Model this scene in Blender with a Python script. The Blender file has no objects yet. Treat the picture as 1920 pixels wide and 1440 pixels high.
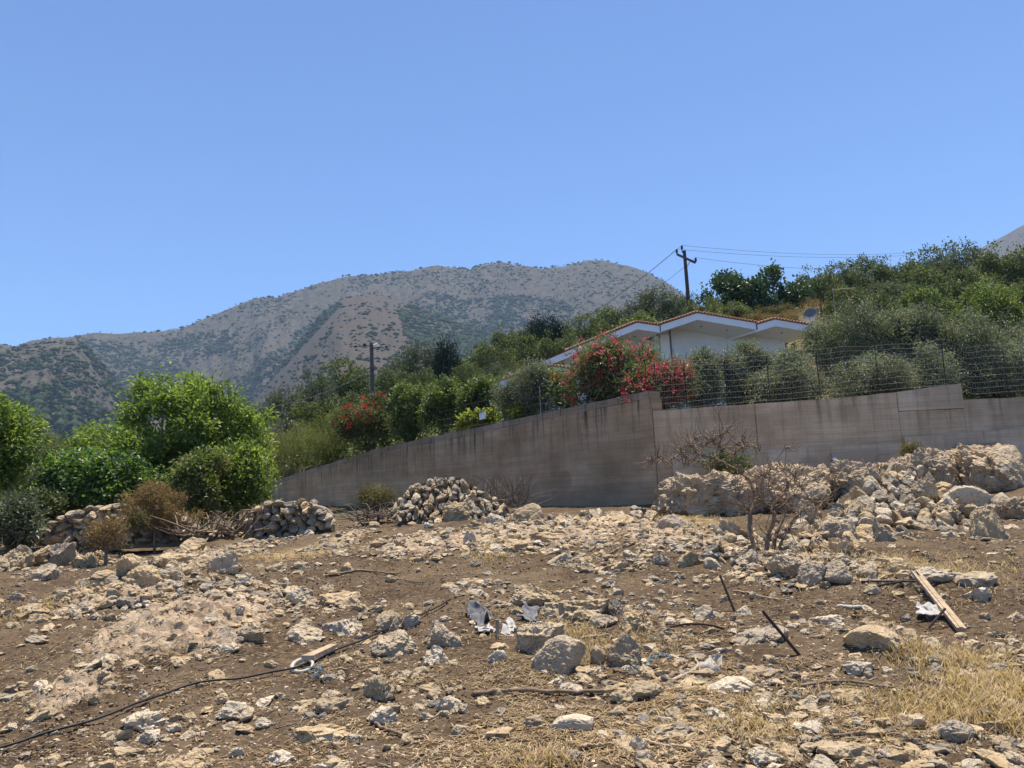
import bpy, bmesh, math, random
import numpy as np
from mathutils import Vector, Matrix, Euler

# ------------------------------------------------------------------ camera, sky, sun
sc = bpy.context.scene
COL = sc.collection
FPX = 1450.0                      # focal length in pixels of the 1920 wide photograph
PITCH = math.atan(215 / FPX)
ROLL = 0.045
EYE = np.array([0.0, 0.0, 1.6])
R0 = np.array([1.0, 0, 0]); U0 = np.array([0, -math.sin(PITCH), math.cos(PITCH)])
FW = np.array([0, math.cos(PITCH), math.sin(PITCH)])
UP = U0 * math.cos(ROLL) + R0 * math.sin(ROLL)
RT = R0 * math.cos(ROLL) - U0 * math.sin(ROLL)
cam = bpy.data.objects.new('camera', bpy.data.cameras.new('camera'))
COL.objects.link(cam)
cam.data.sensor_width = 36.0
cam.data.lens = 36.0 * FPX / 1920
cam.data.clip_end = 20000; cam.data.clip_start = 0.05
cam.matrix_world = Matrix(((RT[0], UP[0], -FW[0], EYE[0]), (RT[1], UP[1], -FW[1], EYE[1]), (RT[2], UP[2], -FW[2], EYE[2]), (0, 0, 0, 1)))
sc.camera = cam

SUN_EL = math.radians(77); SUN_AZ = math.radians(24)     # azimuth from +Y, clockwise positive
world = bpy.data.worlds.new('World'); sc.world = world; world.use_nodes = True
wn = world.node_tree; bg = wn.nodes['Background']
sky = wn.nodes.new('ShaderNodeTexSky'); sky.sky_type = 'NISHITA'; sky.sun_disc = False
sky.sun_elevation = SUN_EL; sky.sun_rotation = SUN_AZ
sky.altitude = 0; sky.air_density = 0.72; sky.dust_density = 0.1; sky.ozone_density = 10.0
wn.links.new(sky.outputs[0], bg.inputs[0]); bg.inputs[1].default_value = 0.122
sl = bpy.data.lights.new('sun', 'SUN'); sl.energy = 5.0; sl.angle = math.radians(0.53); sl.color = (1.0, 0.90, 0.745)
sun = bpy.data.objects.new('sun', sl); COL.objects.link(sun)
sdir = Vector((math.sin(SUN_AZ) * math.cos(SUN_EL), math.cos(SUN_AZ) * math.cos(SUN_EL), math.sin(SUN_EL)))
sun.rotation_euler = sdir.to_track_quat('Z', 'Y').to_euler(); sun.location = (0, 0, 60)
vs = sc.view_settings; vs.view_transform = 'Standard'; vs.look = 'None'; vs.exposure = 0.85; vs.gamma = 1.0
vs.use_curve_mapping = False
sc.render.engine = 'CYCLES'
cy = sc.cycles; cy.max_bounces = 6; cy.diffuse_bounces = 3; cy.glossy_bounces = 2; cy.transmission_bounces = 3
cy.volume_bounces = 0; cy.transparent_max_bounces = 6; cy.use_adaptive_sampling = True
cy.caustics_reflective = False; cy.caustics_refractive = False

random.seed(7); RNG = np.random.default_rng(7)

# ------------------------------------------------------------------ helpers
def ray(px, py):
    return FW + (np.asarray(px, float)[..., None] - 960) / FPX * RT + (720 - np.asarray(py, float)[..., None]) / FPX * UP

def at(px, py, Y):
    d = ray(px, py); return EYE + d * (Y / d[1])

def proj(P):
    v = np.asarray(P, float) - EYE
    f = v @ FW
    return 960 + FPX * (v @ RT) / f, 720 - FPX * (v @ UP) / f

def _h(ix, iy, iz):
    n = (ix.astype(np.int64) * 374761393 + iy.astype(np.int64) * 668265263 + iz.astype(np.int64) * 2147483647) & 0xffffffff
    n = ((n ^ (n >> 13)) * 1274126177) & 0xffffffff
    n = ((n ^ (n >> 16)) * 2246822519) & 0xffffffff
    return ((n ^ (n >> 15)) & 0xffff) / 65535.0

def vnoise(p):
    p = np.asarray(p, float); i = np.floor(p); f = p - i; i = i.astype(np.int64)
    u = f * f * (3 - 2 * f); r = 0
    for a in (0, 1):
        wx = u[..., 0] if a else 1 - u[..., 0]
        for b in (0, 1):
            wy = u[..., 1] if b else 1 - u[..., 1]
            for c in (0, 1):
                wz = u[..., 2] if c else 1 - u[..., 2]
                r = r + wx * wy * wz * _h(i[..., 0] + a, i[..., 1] + b, i[..., 2] + c)
    return r

def fbm(p, o=4, g=0.5):
    p = np.asarray(p, float); s = 0; a = 1.0; t = 0
    for k in range(o):
        s = s + a * vnoise(p + 17.3 * k); t += a; a *= g; p = p * 2.03
    return s / t

def fb2(x, y, sc_, o=4, seed=0.0):
    return fbm(np.stack([x * sc_, y * sc_, np.full_like(x, seed + 0.5)], -1), o)

def ss(a, b, x):
    t = np.clip((x - a) / (b - a), 0, 1); return t * t * (3 - 2 * t)

def mesh_np(name, V, F, mat=None, smooth=False, attrs=None):
    """V: (n,3); F: (m,3) or (m,4) array or a list of such"""
    me = bpy.data.meshes.new(name)
    V = np.ascontiguousarray(V, dtype=np.float32)
    Fs = F if isinstance(F, list) else [F]
    Fs = [np.asarray(f, np.int32) for f in Fs if len(f)]
    me.vertices.add(len(V)); me.vertices.foreach_set('co', V.ravel())
    nl = sum(f.size for f in Fs); nf = sum(len(f) for f in Fs)
    me.loops.add(nl); me.polygons.add(nf)
    me.loops.foreach_set('vertex_index', np.concatenate([f.ravel() for f in Fs]))
    tot = np.concatenate([np.full(len(f), f.shape[1], np.int32) for f in Fs])
    st = np.concatenate([[0], np.cumsum(tot)[:-1]]).astype(np.int32)
    me.polygons.foreach_set('loop_start', st)
    if attrs:
        for k, a in attrs.items():
            at_ = me.attributes.new(k, 'FLOAT', 'POINT'); at_.data.foreach_set('value', np.ascontiguousarray(a, np.float32))
    me.update(calc_edges=True); me.validate()
    me.polygons.foreach_set('use_smooth', np.full(len(me.polygons), bool(smooth)))
    if mat: me.materials.append(mat)
    return me

class MB:
    def __init__(s): s.v = []; s.f3 = []; s.f4 = []; s.n = 0; s.t = []
    def add(s, V, F, tint=0.0):
        V = np.asarray(V, float); F = np.asarray(F, int)
        s.v.append(V); (s.f3 if F.shape[1] == 3 else s.f4).append(F + s.n); s.n += len(V)
        s.t.append(np.broadcast_to(np.asarray(tint, float), (len(V),)))
    def box(s, a, b):
        a = np.asarray(a, float); b = np.asarray(b, float)
        V = np.array([[(a, b)[i & 1][0], (a, b)[(i >> 1) & 1][1], (a, b)[(i >> 2) & 1][2]] for i in range(8)])
        s.add(V, [[0, 2, 3, 1], [4, 5, 7, 6], [0, 1, 5, 4], [2, 6, 7, 3], [0, 4, 6, 2], [1, 3, 7, 5]])
    def hexa(s, bot, top):
        """bot, top: 4 points each, same winding"""
        s.add(np.array(list(bot) + list(top)), [[3, 2, 1, 0], [4, 5, 6, 7], [0, 1, 5, 4], [1, 2, 6, 5], [2, 3, 7, 6], [3, 0, 4, 7]])
    def tube(s, P, R, n=6, caps=True, tint=0.0):
        P = np.asarray(P, float); R = np.broadcast_to(np.asarray(R, float), (len(P),))
        T = np.gradient(P, axis=0); T /= np.linalg.norm(T, axis=1)[:, None] + 1e-9
        ref = np.array([0.3, 0.2, 1.0]) if abs(T[0][2]) < 0.9 else np.array([1.0, 0.1, 0])
        V = []; A = np.linspace(0, 2 * math.pi, n, endpoint=False)
        u = np.cross(T[0], ref); u /= np.linalg.norm(u)
        for k in range(len(P)):
            u = u - T[k] * (u @ T[k]); u /= np.linalg.norm(u) + 1e-9
            w = np.cross(T[k], u)
            V.append(P[k] + R[k] * (np.cos(A)[:, None] * u + np.sin(A)[:, None] * w))
        V = np.concatenate(V); F = []
        for k in range(len(P) - 1):
            for j in range(n):
                F.append([k * n + j, k * n + (j + 1) % n, (k + 1) * n + (j + 1) % n, (k + 1) * n + j])
        s.add(V, F, tint)
        if caps:
            m = len(P); c = np.vstack([V[:n], P[:1], V[(m - 1) * n:], P[-1:]])
            F3 = [[(j + 1) % n, j, n] for j in range(n)] + [[n + 1 + j, n + 1 + (j + 1) % n, 2 * n + 1] for j in range(n)]
            s.add(c, F3, tint)
    def mesh(s, name, mat=None, smooth=False, tint=False):
        V = np.concatenate(s.v); F = []
        if s.f3: F.append(np.concatenate(s.f3))
        if s.f4: F.append(np.concatenate(s.f4))
        return mesh_np(name, V, F, mat, smooth, {'tint': np.concatenate(s.t)} if tint else None)
    def build(s, name, mat, parent=None, smooth=False, tint=False):
        return obj(name, s.mesh(name, mat, smooth, tint), parent)

def obj(name, me, parent=None, loc=None):
    o = bpy.data.objects.new(name, me); COL.objects.link(o)
    if loc is not None: o.location = tuple(float(v) for v in loc)
    if parent is not None: o.parent = parent
    return o

def empty(name, loc=(0, 0, 0)):
    o = bpy.data.objects.new(name, None); COL.objects.link(o); o.location = tuple(float(v) for v in loc)
    o.empty_display_size = 0.2; return o

def tag(o, label=None, cat=None, group=None, kind=None):
    if label: o['label'] = label
    if cat: o['category'] = cat
    if group: o['group'] = group
    if kind: o['kind'] = kind
    return o

def curve(P, n):
    """smooth (Catmull-Rom) path through points"""
    P = np.asarray(P, float)
    Q = np.vstack([2 * P[0] - P[1], P, 2 * P[-1] - P[-2]]); out = []
    m = len(P) - 1
    for t in np.linspace(0, m - 1e-6, n):
        i = int(t); f = t - i; a, b, c, d = Q[i], Q[i + 1], Q[i + 2], Q[i + 3]
        out.append(0.5 * (2 * b + (c - a) * f + (2 * a - 5 * b + 4 * c - d) * f * f + (3 * b - a - 3 * c + d) * f ** 3))
    return np.array(out)

# ------------------------------------------------------------------ materials
class NT:
    def __init__(s, name):
        s.m = bpy.data.materials.new(name); s.m.use_nodes = True; s.t = s.m.node_tree
        s.b = s.t.nodes['Principled BSDF']; s.out = s.t.nodes['Material Output']
        s.b.inputs['Roughness'].default_value = 0.9; s.b.inputs['Specular IOR Level'].default_value = 0.2
    def n(s, typ, ins=None, **kw):
        x = s.t.nodes.new('ShaderNode' + typ)
        for k, v in kw.items(): setattr(x, k, v)
        for k, v in (ins or {}).items(): s.i(x, k, v)
        return x
    def i(s, x, k, v):
        if isinstance(v, bpy.types.Node): v = v.outputs[0]
        if isinstance(v, bpy.types.NodeSocket): s.t.links.new(v, x.inputs[k])
        elif isinstance(v, (tuple, list)) and len(v) == 3 and x.inputs[k].type == 'RGBA': x.inputs[k].default_value = (*v, 1)
        else: x.inputs[k].default_value = v
    def pos(s, scale=(1, 1, 1), obj_=False):
        g = s.n('TexCoord').outputs['Object'] if obj_ else s.n('NewGeometry').outputs['Position']
        if scale == (1, 1, 1): return g
        return s.n('Mapping', {'Vector': g, 'Scale': scale}).outputs[0]
    def noise(s, scale, vec=None, detail=4, rough=0.55, dist=0.0):
        x = s.n('TexNoise', {'Scale': scale, 'Detail': detail, 'Roughness': rough, 'Distortion': dist})
        if vec is not None: s.i(x, 'Vector', vec)
        return x.outputs[0]
    def vor(s, scale, vec=None, feature='F1', out=0):
        x = s.n('TexVoronoi', {'Scale': scale}, feature=feature)
        if vec is not None: s.i(x, 'Vector', vec)
        return x.outputs[out]
    def ramp(s, fac, stops):
        x = s.n('ValToRGB', {'Fac': fac}); e = x.color_ramp.elements
        while len(e) < len(stops): e.new(0.5)
        for k, (p, c) in enumerate(stops):
            e[k].position = p; e[k].color = (*c, 1) if isinstance(c, (tuple, list)) else (c, c, c, 1)
        return x.outputs[0]
    def mix(s, fac, a, b, mode='MIX'):
        x = s.n('Mix', data_type='RGBA', blend_type=mode)
        for k, v in ((0, fac), (6, a), (7, b)):
            if isinstance(v, bpy.types.NodeSocket): s.t.links.new(v, x.inputs[k])
            elif isinstance(v, (tuple, list)): x.inputs[k].default_value = (*v, 1)
            else: x.inputs[k].default_value = v
        return x.outputs[2]
    def math(s, op, a, b=0.0, clamp=False):
        x = s.n('Math', operation=op, use_clamp=clamp)
        for k, v in ((0, a), (1, b)): s.i(x, k, v)
        return x.outputs[0]
    def attr(s, name): return s.n('Attribute', attribute_name=name).outputs['Fac']
    def bump(s, h, strength=0.5, dist=0.02, prev=None):
        x = s.n('Bump', {'Strength': strength, 'Distance': dist, 'Height': h})
        if prev is not None: s.i(x, 'Normal', prev)
        return x.outputs[0]
    def done(s, col, normal=None, rough=None):
        s.i(s.b, 'Base Color', col)
        if normal is not None: s.i(s.b, 'Normal', normal)
        if rough is not None: s.i(s.b, 'Roughness', rough)
        return s.m

M = {}
def simple(name, col, rough=0.8, var=0.15, scale=8.0, metallic=0.0, bump=0.0):
    t = NT(name); nz = t.noise(scale, t.pos(obj_=True))
    c0 = tuple(c * (1 - var) for c in col); c1 = tuple(min(1, c * (1 + var)) for c in col)
    c = t.ramp(nz, [(0.3, c0), (0.7, c1)]); t.b.inputs['Metallic'].default_value = metallic
    M[name] = t.done(c, t.bump(nz, bump, 0.02) if bump else None, rough); return M[name]

def rock_mat(name, a, b, c, grey, greyamt=0.5, sc_=1.0, pits=True):
    """limestone: cream/tan body, grey weathered patches, pits"""
    t = NT(name); p = t.n('Mapping', {'Vector': t.pos(obj_=False), 'Scale': (1, 1, 1)}).outputs[0]
    rnd = t.n('ObjectInfo').outputs['Random']
    n1 = t.noise(5 * sc_, p, 6, 0.6); n2 = t.noise(22 * sc_, p, 5, 0.65); n3 = t.noise(2.2 * sc_, p, 3)
    base = t.ramp(n1, [(0.25, a), (0.5, b), (0.75, c)])
    base = t.mix(t.math('MULTIPLY', rnd, 0.5), base, tuple(x * 0.62 for x in b))
    gm = t.math('ADD', n3, t.math('MULTIPLY', t.math('SUBTRACT', rnd, 0.5), 0.22))
    gm = t.ramp(gm, [(0.5, 0.0), (0.62, greyamt)])
    col = t.mix(gm, base, t.ramp(n2, [(0.3, tuple(g * 0.6 for g in grey)), (0.7, grey)]))
    v = t.vor(16 * sc_, t.mix(0.25, p, t.n('TexNoise', {'Vector': p, 'Scale': 9.0}).outputs[1]))
    pit = t.ramp(v, [(0.06, 0.0), (0.25, 1.0)])
    col = t.mix(t.ramp(n2, [(0.55, 0.0), (0.75, 0.35)]), col, tuple(x * 0.55 for x in b))
    nm = t.bump(n1, 0.9, 0.09); nm = t.bump(n2, 0.9, 0.035, nm)
    cr = t.ramp(t.n('TexVoronoi', {'Vector': t.mix(0.3, p, t.n('TexNoise', {'Vector': p, 'Scale': 4.0}).outputs[1]), 'Scale': 2.6 * sc_}, feature='DISTANCE_TO_EDGE').outputs[0], [(0.0, 0.0), (0.05, 1.0)])
    nm = t.bump(cr, 0.6, 0.03, nm)
    if pits: nm = t.bump(pit, 0.6, 0.02, nm)
    M[name] = t.done(col, nm, 0.92); return M[name]

rock_mat('limestone', (0.36, 0.255, 0.14), (0.50, 0.38, 0.23), (0.63, 0.51, 0.34), (0.36, 0.30, 0.225), 0.45)
rock_mat('grey_limestone', (0.37, 0.29, 0.185), (0.48, 0.385, 0.265), (0.58, 0.485, 0.355), (0.42, 0.355, 0.28), 0.7)
rock_mat('white_limestone', (0.46, 0.375, 0.26), (0.58, 0.49, 0.36), (0.68, 0.60, 0.47), (0.38, 0.34, 0.29), 0.3)
rock_mat('wall_stone', (0.24, 0.19, 0.13), (0.33, 0.275, 0.205), (0.45, 0.39, 0.31), (0.25, 0.23, 0.205), 0.6)
rock_mat('bedrock', (0.35, 0.25, 0.145), (0.48, 0.365, 0.235), (0.60, 0.485, 0.335), (0.36, 0.305, 0.24), 0.5, 0.6)

# ground: brown trampled soil, bedrock and dry straw zones
t = NT('soil'); p = t.pos()
n1 = t.noise(1.1, p, 6, 0.6); n2 = t.noise(14, p, 6, 0.7); n3 = t.noise(55, p, 4, 0.7)
soil = t.ramp(n2, [(0.28, (0.032, 0.021, 0.012)), (0.5, (0.076, 0.050, 0.029)), (0.72, (0.19, 0.132, 0.078))])
soil = t.mix(t.ramp(n1, [(0.4, 0.0), (0.68, 0.6)]), soil, t.ramp(n3, [(0.3, (0.115, 0.08, 0.048)), (0.7, (0.26, 0.192, 0.12))]))
spk = t.ramp(t.vor(70, p), [(0.10, 0.75), (0.2, 0.0)]); spk = t.math('MULTIPLY', spk, t.ramp(n1, [(0.3, 0.2), (0.6, 1.0)]))
soil = t.mix(spk, soil, (0.42, 0.34, 0.235))
rk = t.ramp(t.noise(6, p, 7, 0.65), [(0.25, (0.26, 0.18, 0.115)), (0.5, (0.43, 0.325, 0.22)), (0.75, (0.56, 0.45, 0.33))])
rk = t.mix(t.ramp(t.noise(2.6, p, 4), [(0.56, 0.0), (0.68, 0.5)]), rk, (0.30, 0.27, 0.235))
rmask = t.math('ADD', t.attr('rock'), t.math('MULTIPLY', t.math('SUBTRACT', n2, 0.5), 0.9))
col = t.mix(t.ramp(rmask, [(0.42, 0.0), (0.6, 1.0)]), soil, rk)
gr = t.ramp(t.noise(30, p, 5, 0.7), [(0.3, (0.20, 0.14, 0.07)), (0.7, (0.44, 0.32, 0.17))])
dmask = t.math('ADD', t.attr('dry'), t.math('MULTIPLY', t.math('SUBTRACT', n2, 0.5), 0.9))
col = t.mix(t.ramp(dmask, [(0.4, 0.0), (0.62, 1.0)]), col, gr)
gg = t.ramp(t.noise(0.35, p, 6, 0.65), [(0.3, (0.05, 0.055, 0.022)), (0.55, (0.12, 0.095, 0.05)), (0.75, (0.24, 0.175, 0.10))])
col = t.mix(t.attr('hill'), col, gg)
nm = t.bump(n2, 0.9, 0.04); nm = t.bump(n3, 0.9, 0.012, nm)
M['soil'] = t.done(col, nm, 0.97)

# board-marked concrete; u along the wall, v up are stored as attributes so that the marks follow the wall
def concrete(name, lo, mid, hi, stain, brick=0.2):
    t = NT(name); uv = t.n('CombineXYZ', {0: t.attr('u'), 1: t.attr('v'), 2: 0.0}).outputs[0]
    n1 = t.noise(0.7, uv, 6, 0.6); n2 = t.noise(14, uv, 5, 0.7)
    brd = t.n('Mapping', {'Vector': uv, 'Scale': (0.28, 7.0, 1)}).outputs[0]
    nb = t.n('TexBrick', {'Vector': uv, 'Color1': (0.35, 0.35, 0.35), 'Color2': (0.75, 0.75, 0.75), 'Mortar': (0.0, 0.0, 0.0), 'Scale': 1.0, 'Mortar Size': 0.004, 'Mortar Smooth': 0.6, 'Brick Width': 4.1, 'Row Height': 0.145}, offset=0.37).outputs[0]
    c = t.ramp(n1, [(0.36, lo), (0.5, mid), (0.64, hi)])
    c = t.mix(brick, c, t.mix(1.0, c, nb, 'MULTIPLY')); c = t.mix(t.ramp(t.noise(2.2, brd, 5, 0.7), [(0.45, 0.0), (0.7, 0.4)]), c, tuple(x * 0.5 for x in lo))
    c = t.mix(t.ramp(n2, [(0.45, 0.0), (0.8, 0.25)]), c, tuple(x * 0.55 for x in mid))
    # run-down stains from the top edge
    st = t.n('Mapping', {'Vector': uv, 'Scale': (3.2, 0.22, 1)}).outputs[0]
    ns = t.ramp(t.noise(1.6, st, 5, 0.65), [(0.5, 0.0), (0.68, 1.0)])
    top = t.ramp(t.attr('top'), [(0.0, 1.0), (0.45, 0.45), (1.0, 0.0)])
    c = t.mix(t.math('MULTIPLY', t.math('MULTIPLY', ns, top), stain), c, (0.05, 0.045, 0.04))
    # round mortar patches and damp spots
    v = t.vor(0.55, uv); sp = t.ramp(v, [(0.13, 0.5), (0.2, 0.0)])
    c = t.mix(sp, c, tuple(x * 0.55 for x in lo))
    nm = t.bump(nb, 0.4, 0.015); nm = t.bump(n2, 0.6, 0.015, nm); nm = t.bump(t.noise(3, brd, 4), 0.3, 0.012, nm)
    M[name] = t.done(c, nm, 0.93)
concrete('old_concrete', (0.38, 0.255, 0.15), (0.50, 0.345, 0.21), (0.60, 0.43, 0.275), 1.0, 0.38)
concrete('coping_concrete', (0.27, 0.195, 0.135), (0.35, 0.26, 0.185), (0.43, 0.325, 0.24), 0.9)
concrete('grey_concrete', (0.48, 0.34, 0.215), (0.60, 0.435, 0.285), (0.68, 0.515, 0.35), 0.6, 0.34)
concrete('pale_concrete', (0.52, 0.38, 0.255), (0.62, 0.47, 0.33), (0.70, 0.55, 0.40), 0.4, 0.3)

def leaf_mat(name, cols, trans=0.35, gloss=0.06):
    trans = min(0.55, trans * 1.45); gloss *= 0.55; cols = [tuple(min(0.85, v * 1.25) for v in c_) for c_ in cols]
    t = NT(name); a = t.attr('tint')
    rnd = t.n('ObjectInfo').outputs['Random']
    c = t.ramp(a, [(k / (len(cols) - 1), x) for k, x in enumerate(cols)])
    c = t.mix(t.math('MULTIPLY', rnd, 0.25), c, tuple(x * 0.6 for x in cols[len(cols) // 2]))
    d = t.n('BsdfDiffuse', {'Color': c}); tr = t.n('BsdfTranslucent', {'Color': t.mix(1.0, c, (1.3, 1.35, 0.75) if 'flower' not in name else (1.0, 0.95, 1.1), 'MULTIPLY')})
    m1 = t.n('MixShader', {0: trans, 1: d, 2: tr}); g = t.n('BsdfGlossy', {'Color': (1, 1, 1), 'Roughness': 0.5})
    m2 = t.n('MixShader', {0: gloss, 1: m1, 2: g}); t.t.links.new(m2.outputs[0], t.out.inputs[0])
    t.t.nodes.remove(t.b); M[name] = t.m
leaf_mat('walnut_leaf', [(0.05, 0.085, 0.016), (0.13, 0.185, 0.034), (0.24, 0.30, 0.07)], 0.36)
leaf_mat('mulberry_leaf', [(0.04, 0.085, 0.014), (0.085, 0.15, 0.026), (0.15, 0.22, 0.05)], 0.35, 0.09)
leaf_mat('bronze_leaf', [(0.05, 0.075, 0.018), (0.10, 0.13, 0.03), (0.20, 0.14, 0.06)])
leaf_mat('olive_leaf', [(0.056, 0.066, 0.04), (0.125, 0.142, 0.092), (0.28, 0.30, 0.22)], 0.24, 0.08)
leaf_mat('scrub_leaf', [(0.038, 0.052, 0.02), (0.084, 0.105, 0.038), (0.165, 0.18, 0.072)], 0.25, 0.05)
leaf_mat('grey_scrub_leaf', [(0.045, 0.058, 0.032), (0.085, 0.10, 0.058), (0.15, 0.165, 0.10)], 0.2, 0.06)
leaf_mat('carob_leaf', [(0.018, 0.04, 0.013), (0.04, 0.075, 0.022), (0.08, 0.125, 0.04)], 0.2, 0.09)
leaf_mat('citrus_leaf', [(0.032, 0.052, 0.012), (0.075, 0.108, 0.024), (0.15, 0.185, 0.048)], 0.35, 0.08)
leaf_mat('conifer_leaf', [(0.008, 0.015, 0.010), (0.016, 0.028, 0.018), (0.03, 0.045, 0.028)], 0.1, 0.03)
leaf_mat('tamarisk_leaf', [(0.06, 0.075, 0.022), (0.13, 0.145, 0.045), (0.22, 0.22, 0.08)], 0.3, 0.03)
leaf_mat('oleander_leaf', [(0.045, 0.07, 0.022), (0.095, 0.13, 0.045), (0.20, 0.235, 0.11)], 0.25, 0.1)
leaf_mat('vine_leaf', [(0.09, 0.12, 0.02), (0.22, 0.25, 0.05), (0.38, 0.34, 0.10)], 0.4, 0.05)
leaf_mat('dry_leaf', [(0.10, 0.065, 0.03), (0.22, 0.15, 0.08), (0.34, 0.25, 0.14)], 0.2, 0.02)
leaf_mat('dry_green_leaf', [(0.07, 0.06, 0.028), (0.15, 0.13, 0.06), (0.25, 0.21, 0.11)], 0.2, 0.02)
leaf_mat('grey_twig', [(0.06, 0.045, 0.035), (0.13, 0.105, 0.085), (0.24, 0.20, 0.165)], 0.05, 0.02)
leaf_mat('straw', [(0.20, 0.135, 0.07), (0.37, 0.275, 0.165), (0.54, 0.43, 0.285)], 0.25, 0.03)
leaf_mat('red_flower', [(0.30, 0.012, 0.02), (0.50, 0.03, 0.035), (0.62, 0.09, 0.08)], 0.3, 0.02)
leaf_mat('pink_flower', [(0.26, 0.018, 0.03), (0.41, 0.055, 0.075), (0.50, 0.19, 0.19)], 0.3, 0.02)
leaf_mat('orange_flower', [(0.6, 0.12, 0.02), (0.75, 0.2, 0.04), (0.8, 0.3, 0.08)], 0.3, 0.02)
simple('bark', (0.14, 0.105, 0.08), 0.95, 0.35, 12, bump=0.6)
simple('grey_bark', (0.19, 0.165, 0.14), 0.95, 0.35, 14, bump=0.6)
simple('dead_wood', (0.20, 0.145, 0.10), 0.95, 0.4, 16, bump=0.6)
simple('pale_wood', (0.36, 0.275, 0.185), 0.9, 0.3, 18, bump=0.4)
simple('pole_wood', (0.085, 0.06, 0.05), 0.9, 0.25, 6, bump=0.3)
simple('grey_pole', (0.11, 0.10, 0.095), 0.9, 0.2, 6, bump=0.3)
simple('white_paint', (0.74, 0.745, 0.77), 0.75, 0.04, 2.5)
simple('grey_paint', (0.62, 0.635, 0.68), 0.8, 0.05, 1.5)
simple('terracotta', (0.50, 0.27, 0.17), 0.85, 0.35, 9)
simple('red_strip', (0.26, 0.075, 0.045), 0.85, 0.2, 9)
simple('galvanised', (0.34, 0.34, 0.35), 0.45, 0.1, 8, metallic=0.6)
simple('fence_wire', (0.22, 0.21, 0.20), 0.8, 0.1, 8)
simple('black_metal', (0.022, 0.02, 0.02), 0.6, 0.2, 8)
simple('insulator_glaze', (0.035, 0.025, 0.03), 0.3, 0.2, 8)
simple('rust_iron', (0.045, 0.028, 0.022), 0.8, 0.4, 30)
simple('black_plastic', (0.028, 0.026, 0.026), 0.45, 0.25, 12)
simple('white_plastic', (0.46, 0.42, 0.35), 0.5, 0.06, 8)
simple('grey_cloth', (0.15, 0.15, 0.155), 0.9, 0.35, 10)
simple('white_cloth', (0.40, 0.385, 0.365), 0.9, 0.1, 12)
simple('blue_twine', (0.13, 0.21, 0.27), 0.7, 0.3, 12)
simple('wool', (0.36, 0.33, 0.295), 0.95, 0.25, 30)
simple('wire_dark', (0.05, 0.05, 0.06), 0.6, 0.1, 5)
simple('grey_metal', (0.15, 0.15, 0.155), 0.7, 0.05, 5)
simple('sign_white', (0.62, 0.68, 0.70), 0.5, 0.05, 4)
simple('rust_sheet', (0.33, 0.20, 0.12), 0.85, 0.25, 14)

# ------------------------------------------------------------------ terrain
def hor(px): return 935 - ROLL * (np.asarray(px, float) - 960)
CX, CY = 3.6, 20.0                                  # the corner where the two concrete walls meet
def sd_wall(x, y): return np.minimum((x - CX) * 0.7809 + (y - CY) * 0.6247, y - CY)
def t_wall(x, y): return ((x - CX) * -0.6247 + (y - CY) * 0.7809) * 0.7809
_hx = [-900, 0, 100, 300, 500, 700, 850, 1000, 1180, 1340, 1500, 1600, 1740, 1920, 2600]
_hr = [880, 868, 858, 835, 800, 735, 690, 650, 610, 585, 560, 540, 515, 500, 470]
_hz = [1.6 + (hor(a) - b) / FPX * 100 for a, b in zip(_hx, _hr)]
LEFT_TOP = ([-30, 0, 11.6, 20.6, 25.5, 40], [4.24, 4.24, 3.86, 3.02, 1.35, 0.9])
def gbase(x, y):
    x = np.asarray(x, float); y = np.asarray(y, float)
    zy = 0.05 + 0.077 * (np.minimum(y, 20) - 4.3) + 0.02 * np.clip(y - 20, 0, 8)
    zy = zy - ss(-2.5, -9, x) * ss(11.5, 19, y) * 0.42
    zy = zy + ss(11.8, 18.5, y) * np.interp(x, [3.6, 6.2, 8, 11, 14], [0, 0.0, 0.2, 0.45, 0.6])
    zy = zy + 0.22 * np.exp(-((x + 4.2) / 2.2) ** 2 - ((y - 11.6) / 1.6) ** 2) + 0.15 * np.exp(-((x - 0.2) / 3.5) ** 2 - ((y - 16.5) / 2.2) ** 2)
    z100 = np.interp(960 + FPX * x / np.maximum(y, 1), _hx, _hz)
    h = np.clip((y - 26) / 74, 0, 1) ** 1.45
    front = zy + (z100 - zy) * h
    ze = np.where(x > CX, 3.3, np.interp(t_wall(x, y), LEFT_TOP[0], LEFT_TOP[1]) - 0.45)
    back = ze + (z100 - ze) * h
    b = ss(0.2, 0.4, sd_wall(x, y)) * (1 - ss(22.5, 26, t_wall(x, y)))
    z = front * (1 - b) + back * b
    return z - 0.13 * np.clip(y - 100, 0, 420) * ss(95, 160, y)

def hit(px, py, f=None, y0=2.2, y1=19.8):
    f = f or gz
    d = ray(px, py); Y = np.geomspace(y0, y1, 500); P = EYE + d * (Y / d[1])[:, None]
    g = P[:, 2] - f(P[:, 0], P[:, 1]); k = np.argmax(g < 0)
    if g[k] >= 0: k = len(Y) - 1
    k = max(k, 1); a = g[k - 1] / (g[k - 1] - g[k] + 1e-9); a = min(max(a, 0), 1)
    q = P[k - 1] * (1 - a) + P[k] * a; q[2] = f(q[:1], q[1:2])[0]
    return q

def ell(px, py, w, h):
    c = hit(px, py, gbase); t_ = hit(px, py - h / 2, gbase); b_ = hit(px, min(py + h / 2, 1500), gbase)
    return c[0], c[1], w / 2 / FPX * c[1], max((t_[1] - b_[1]) / 2, 0.1)

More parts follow.
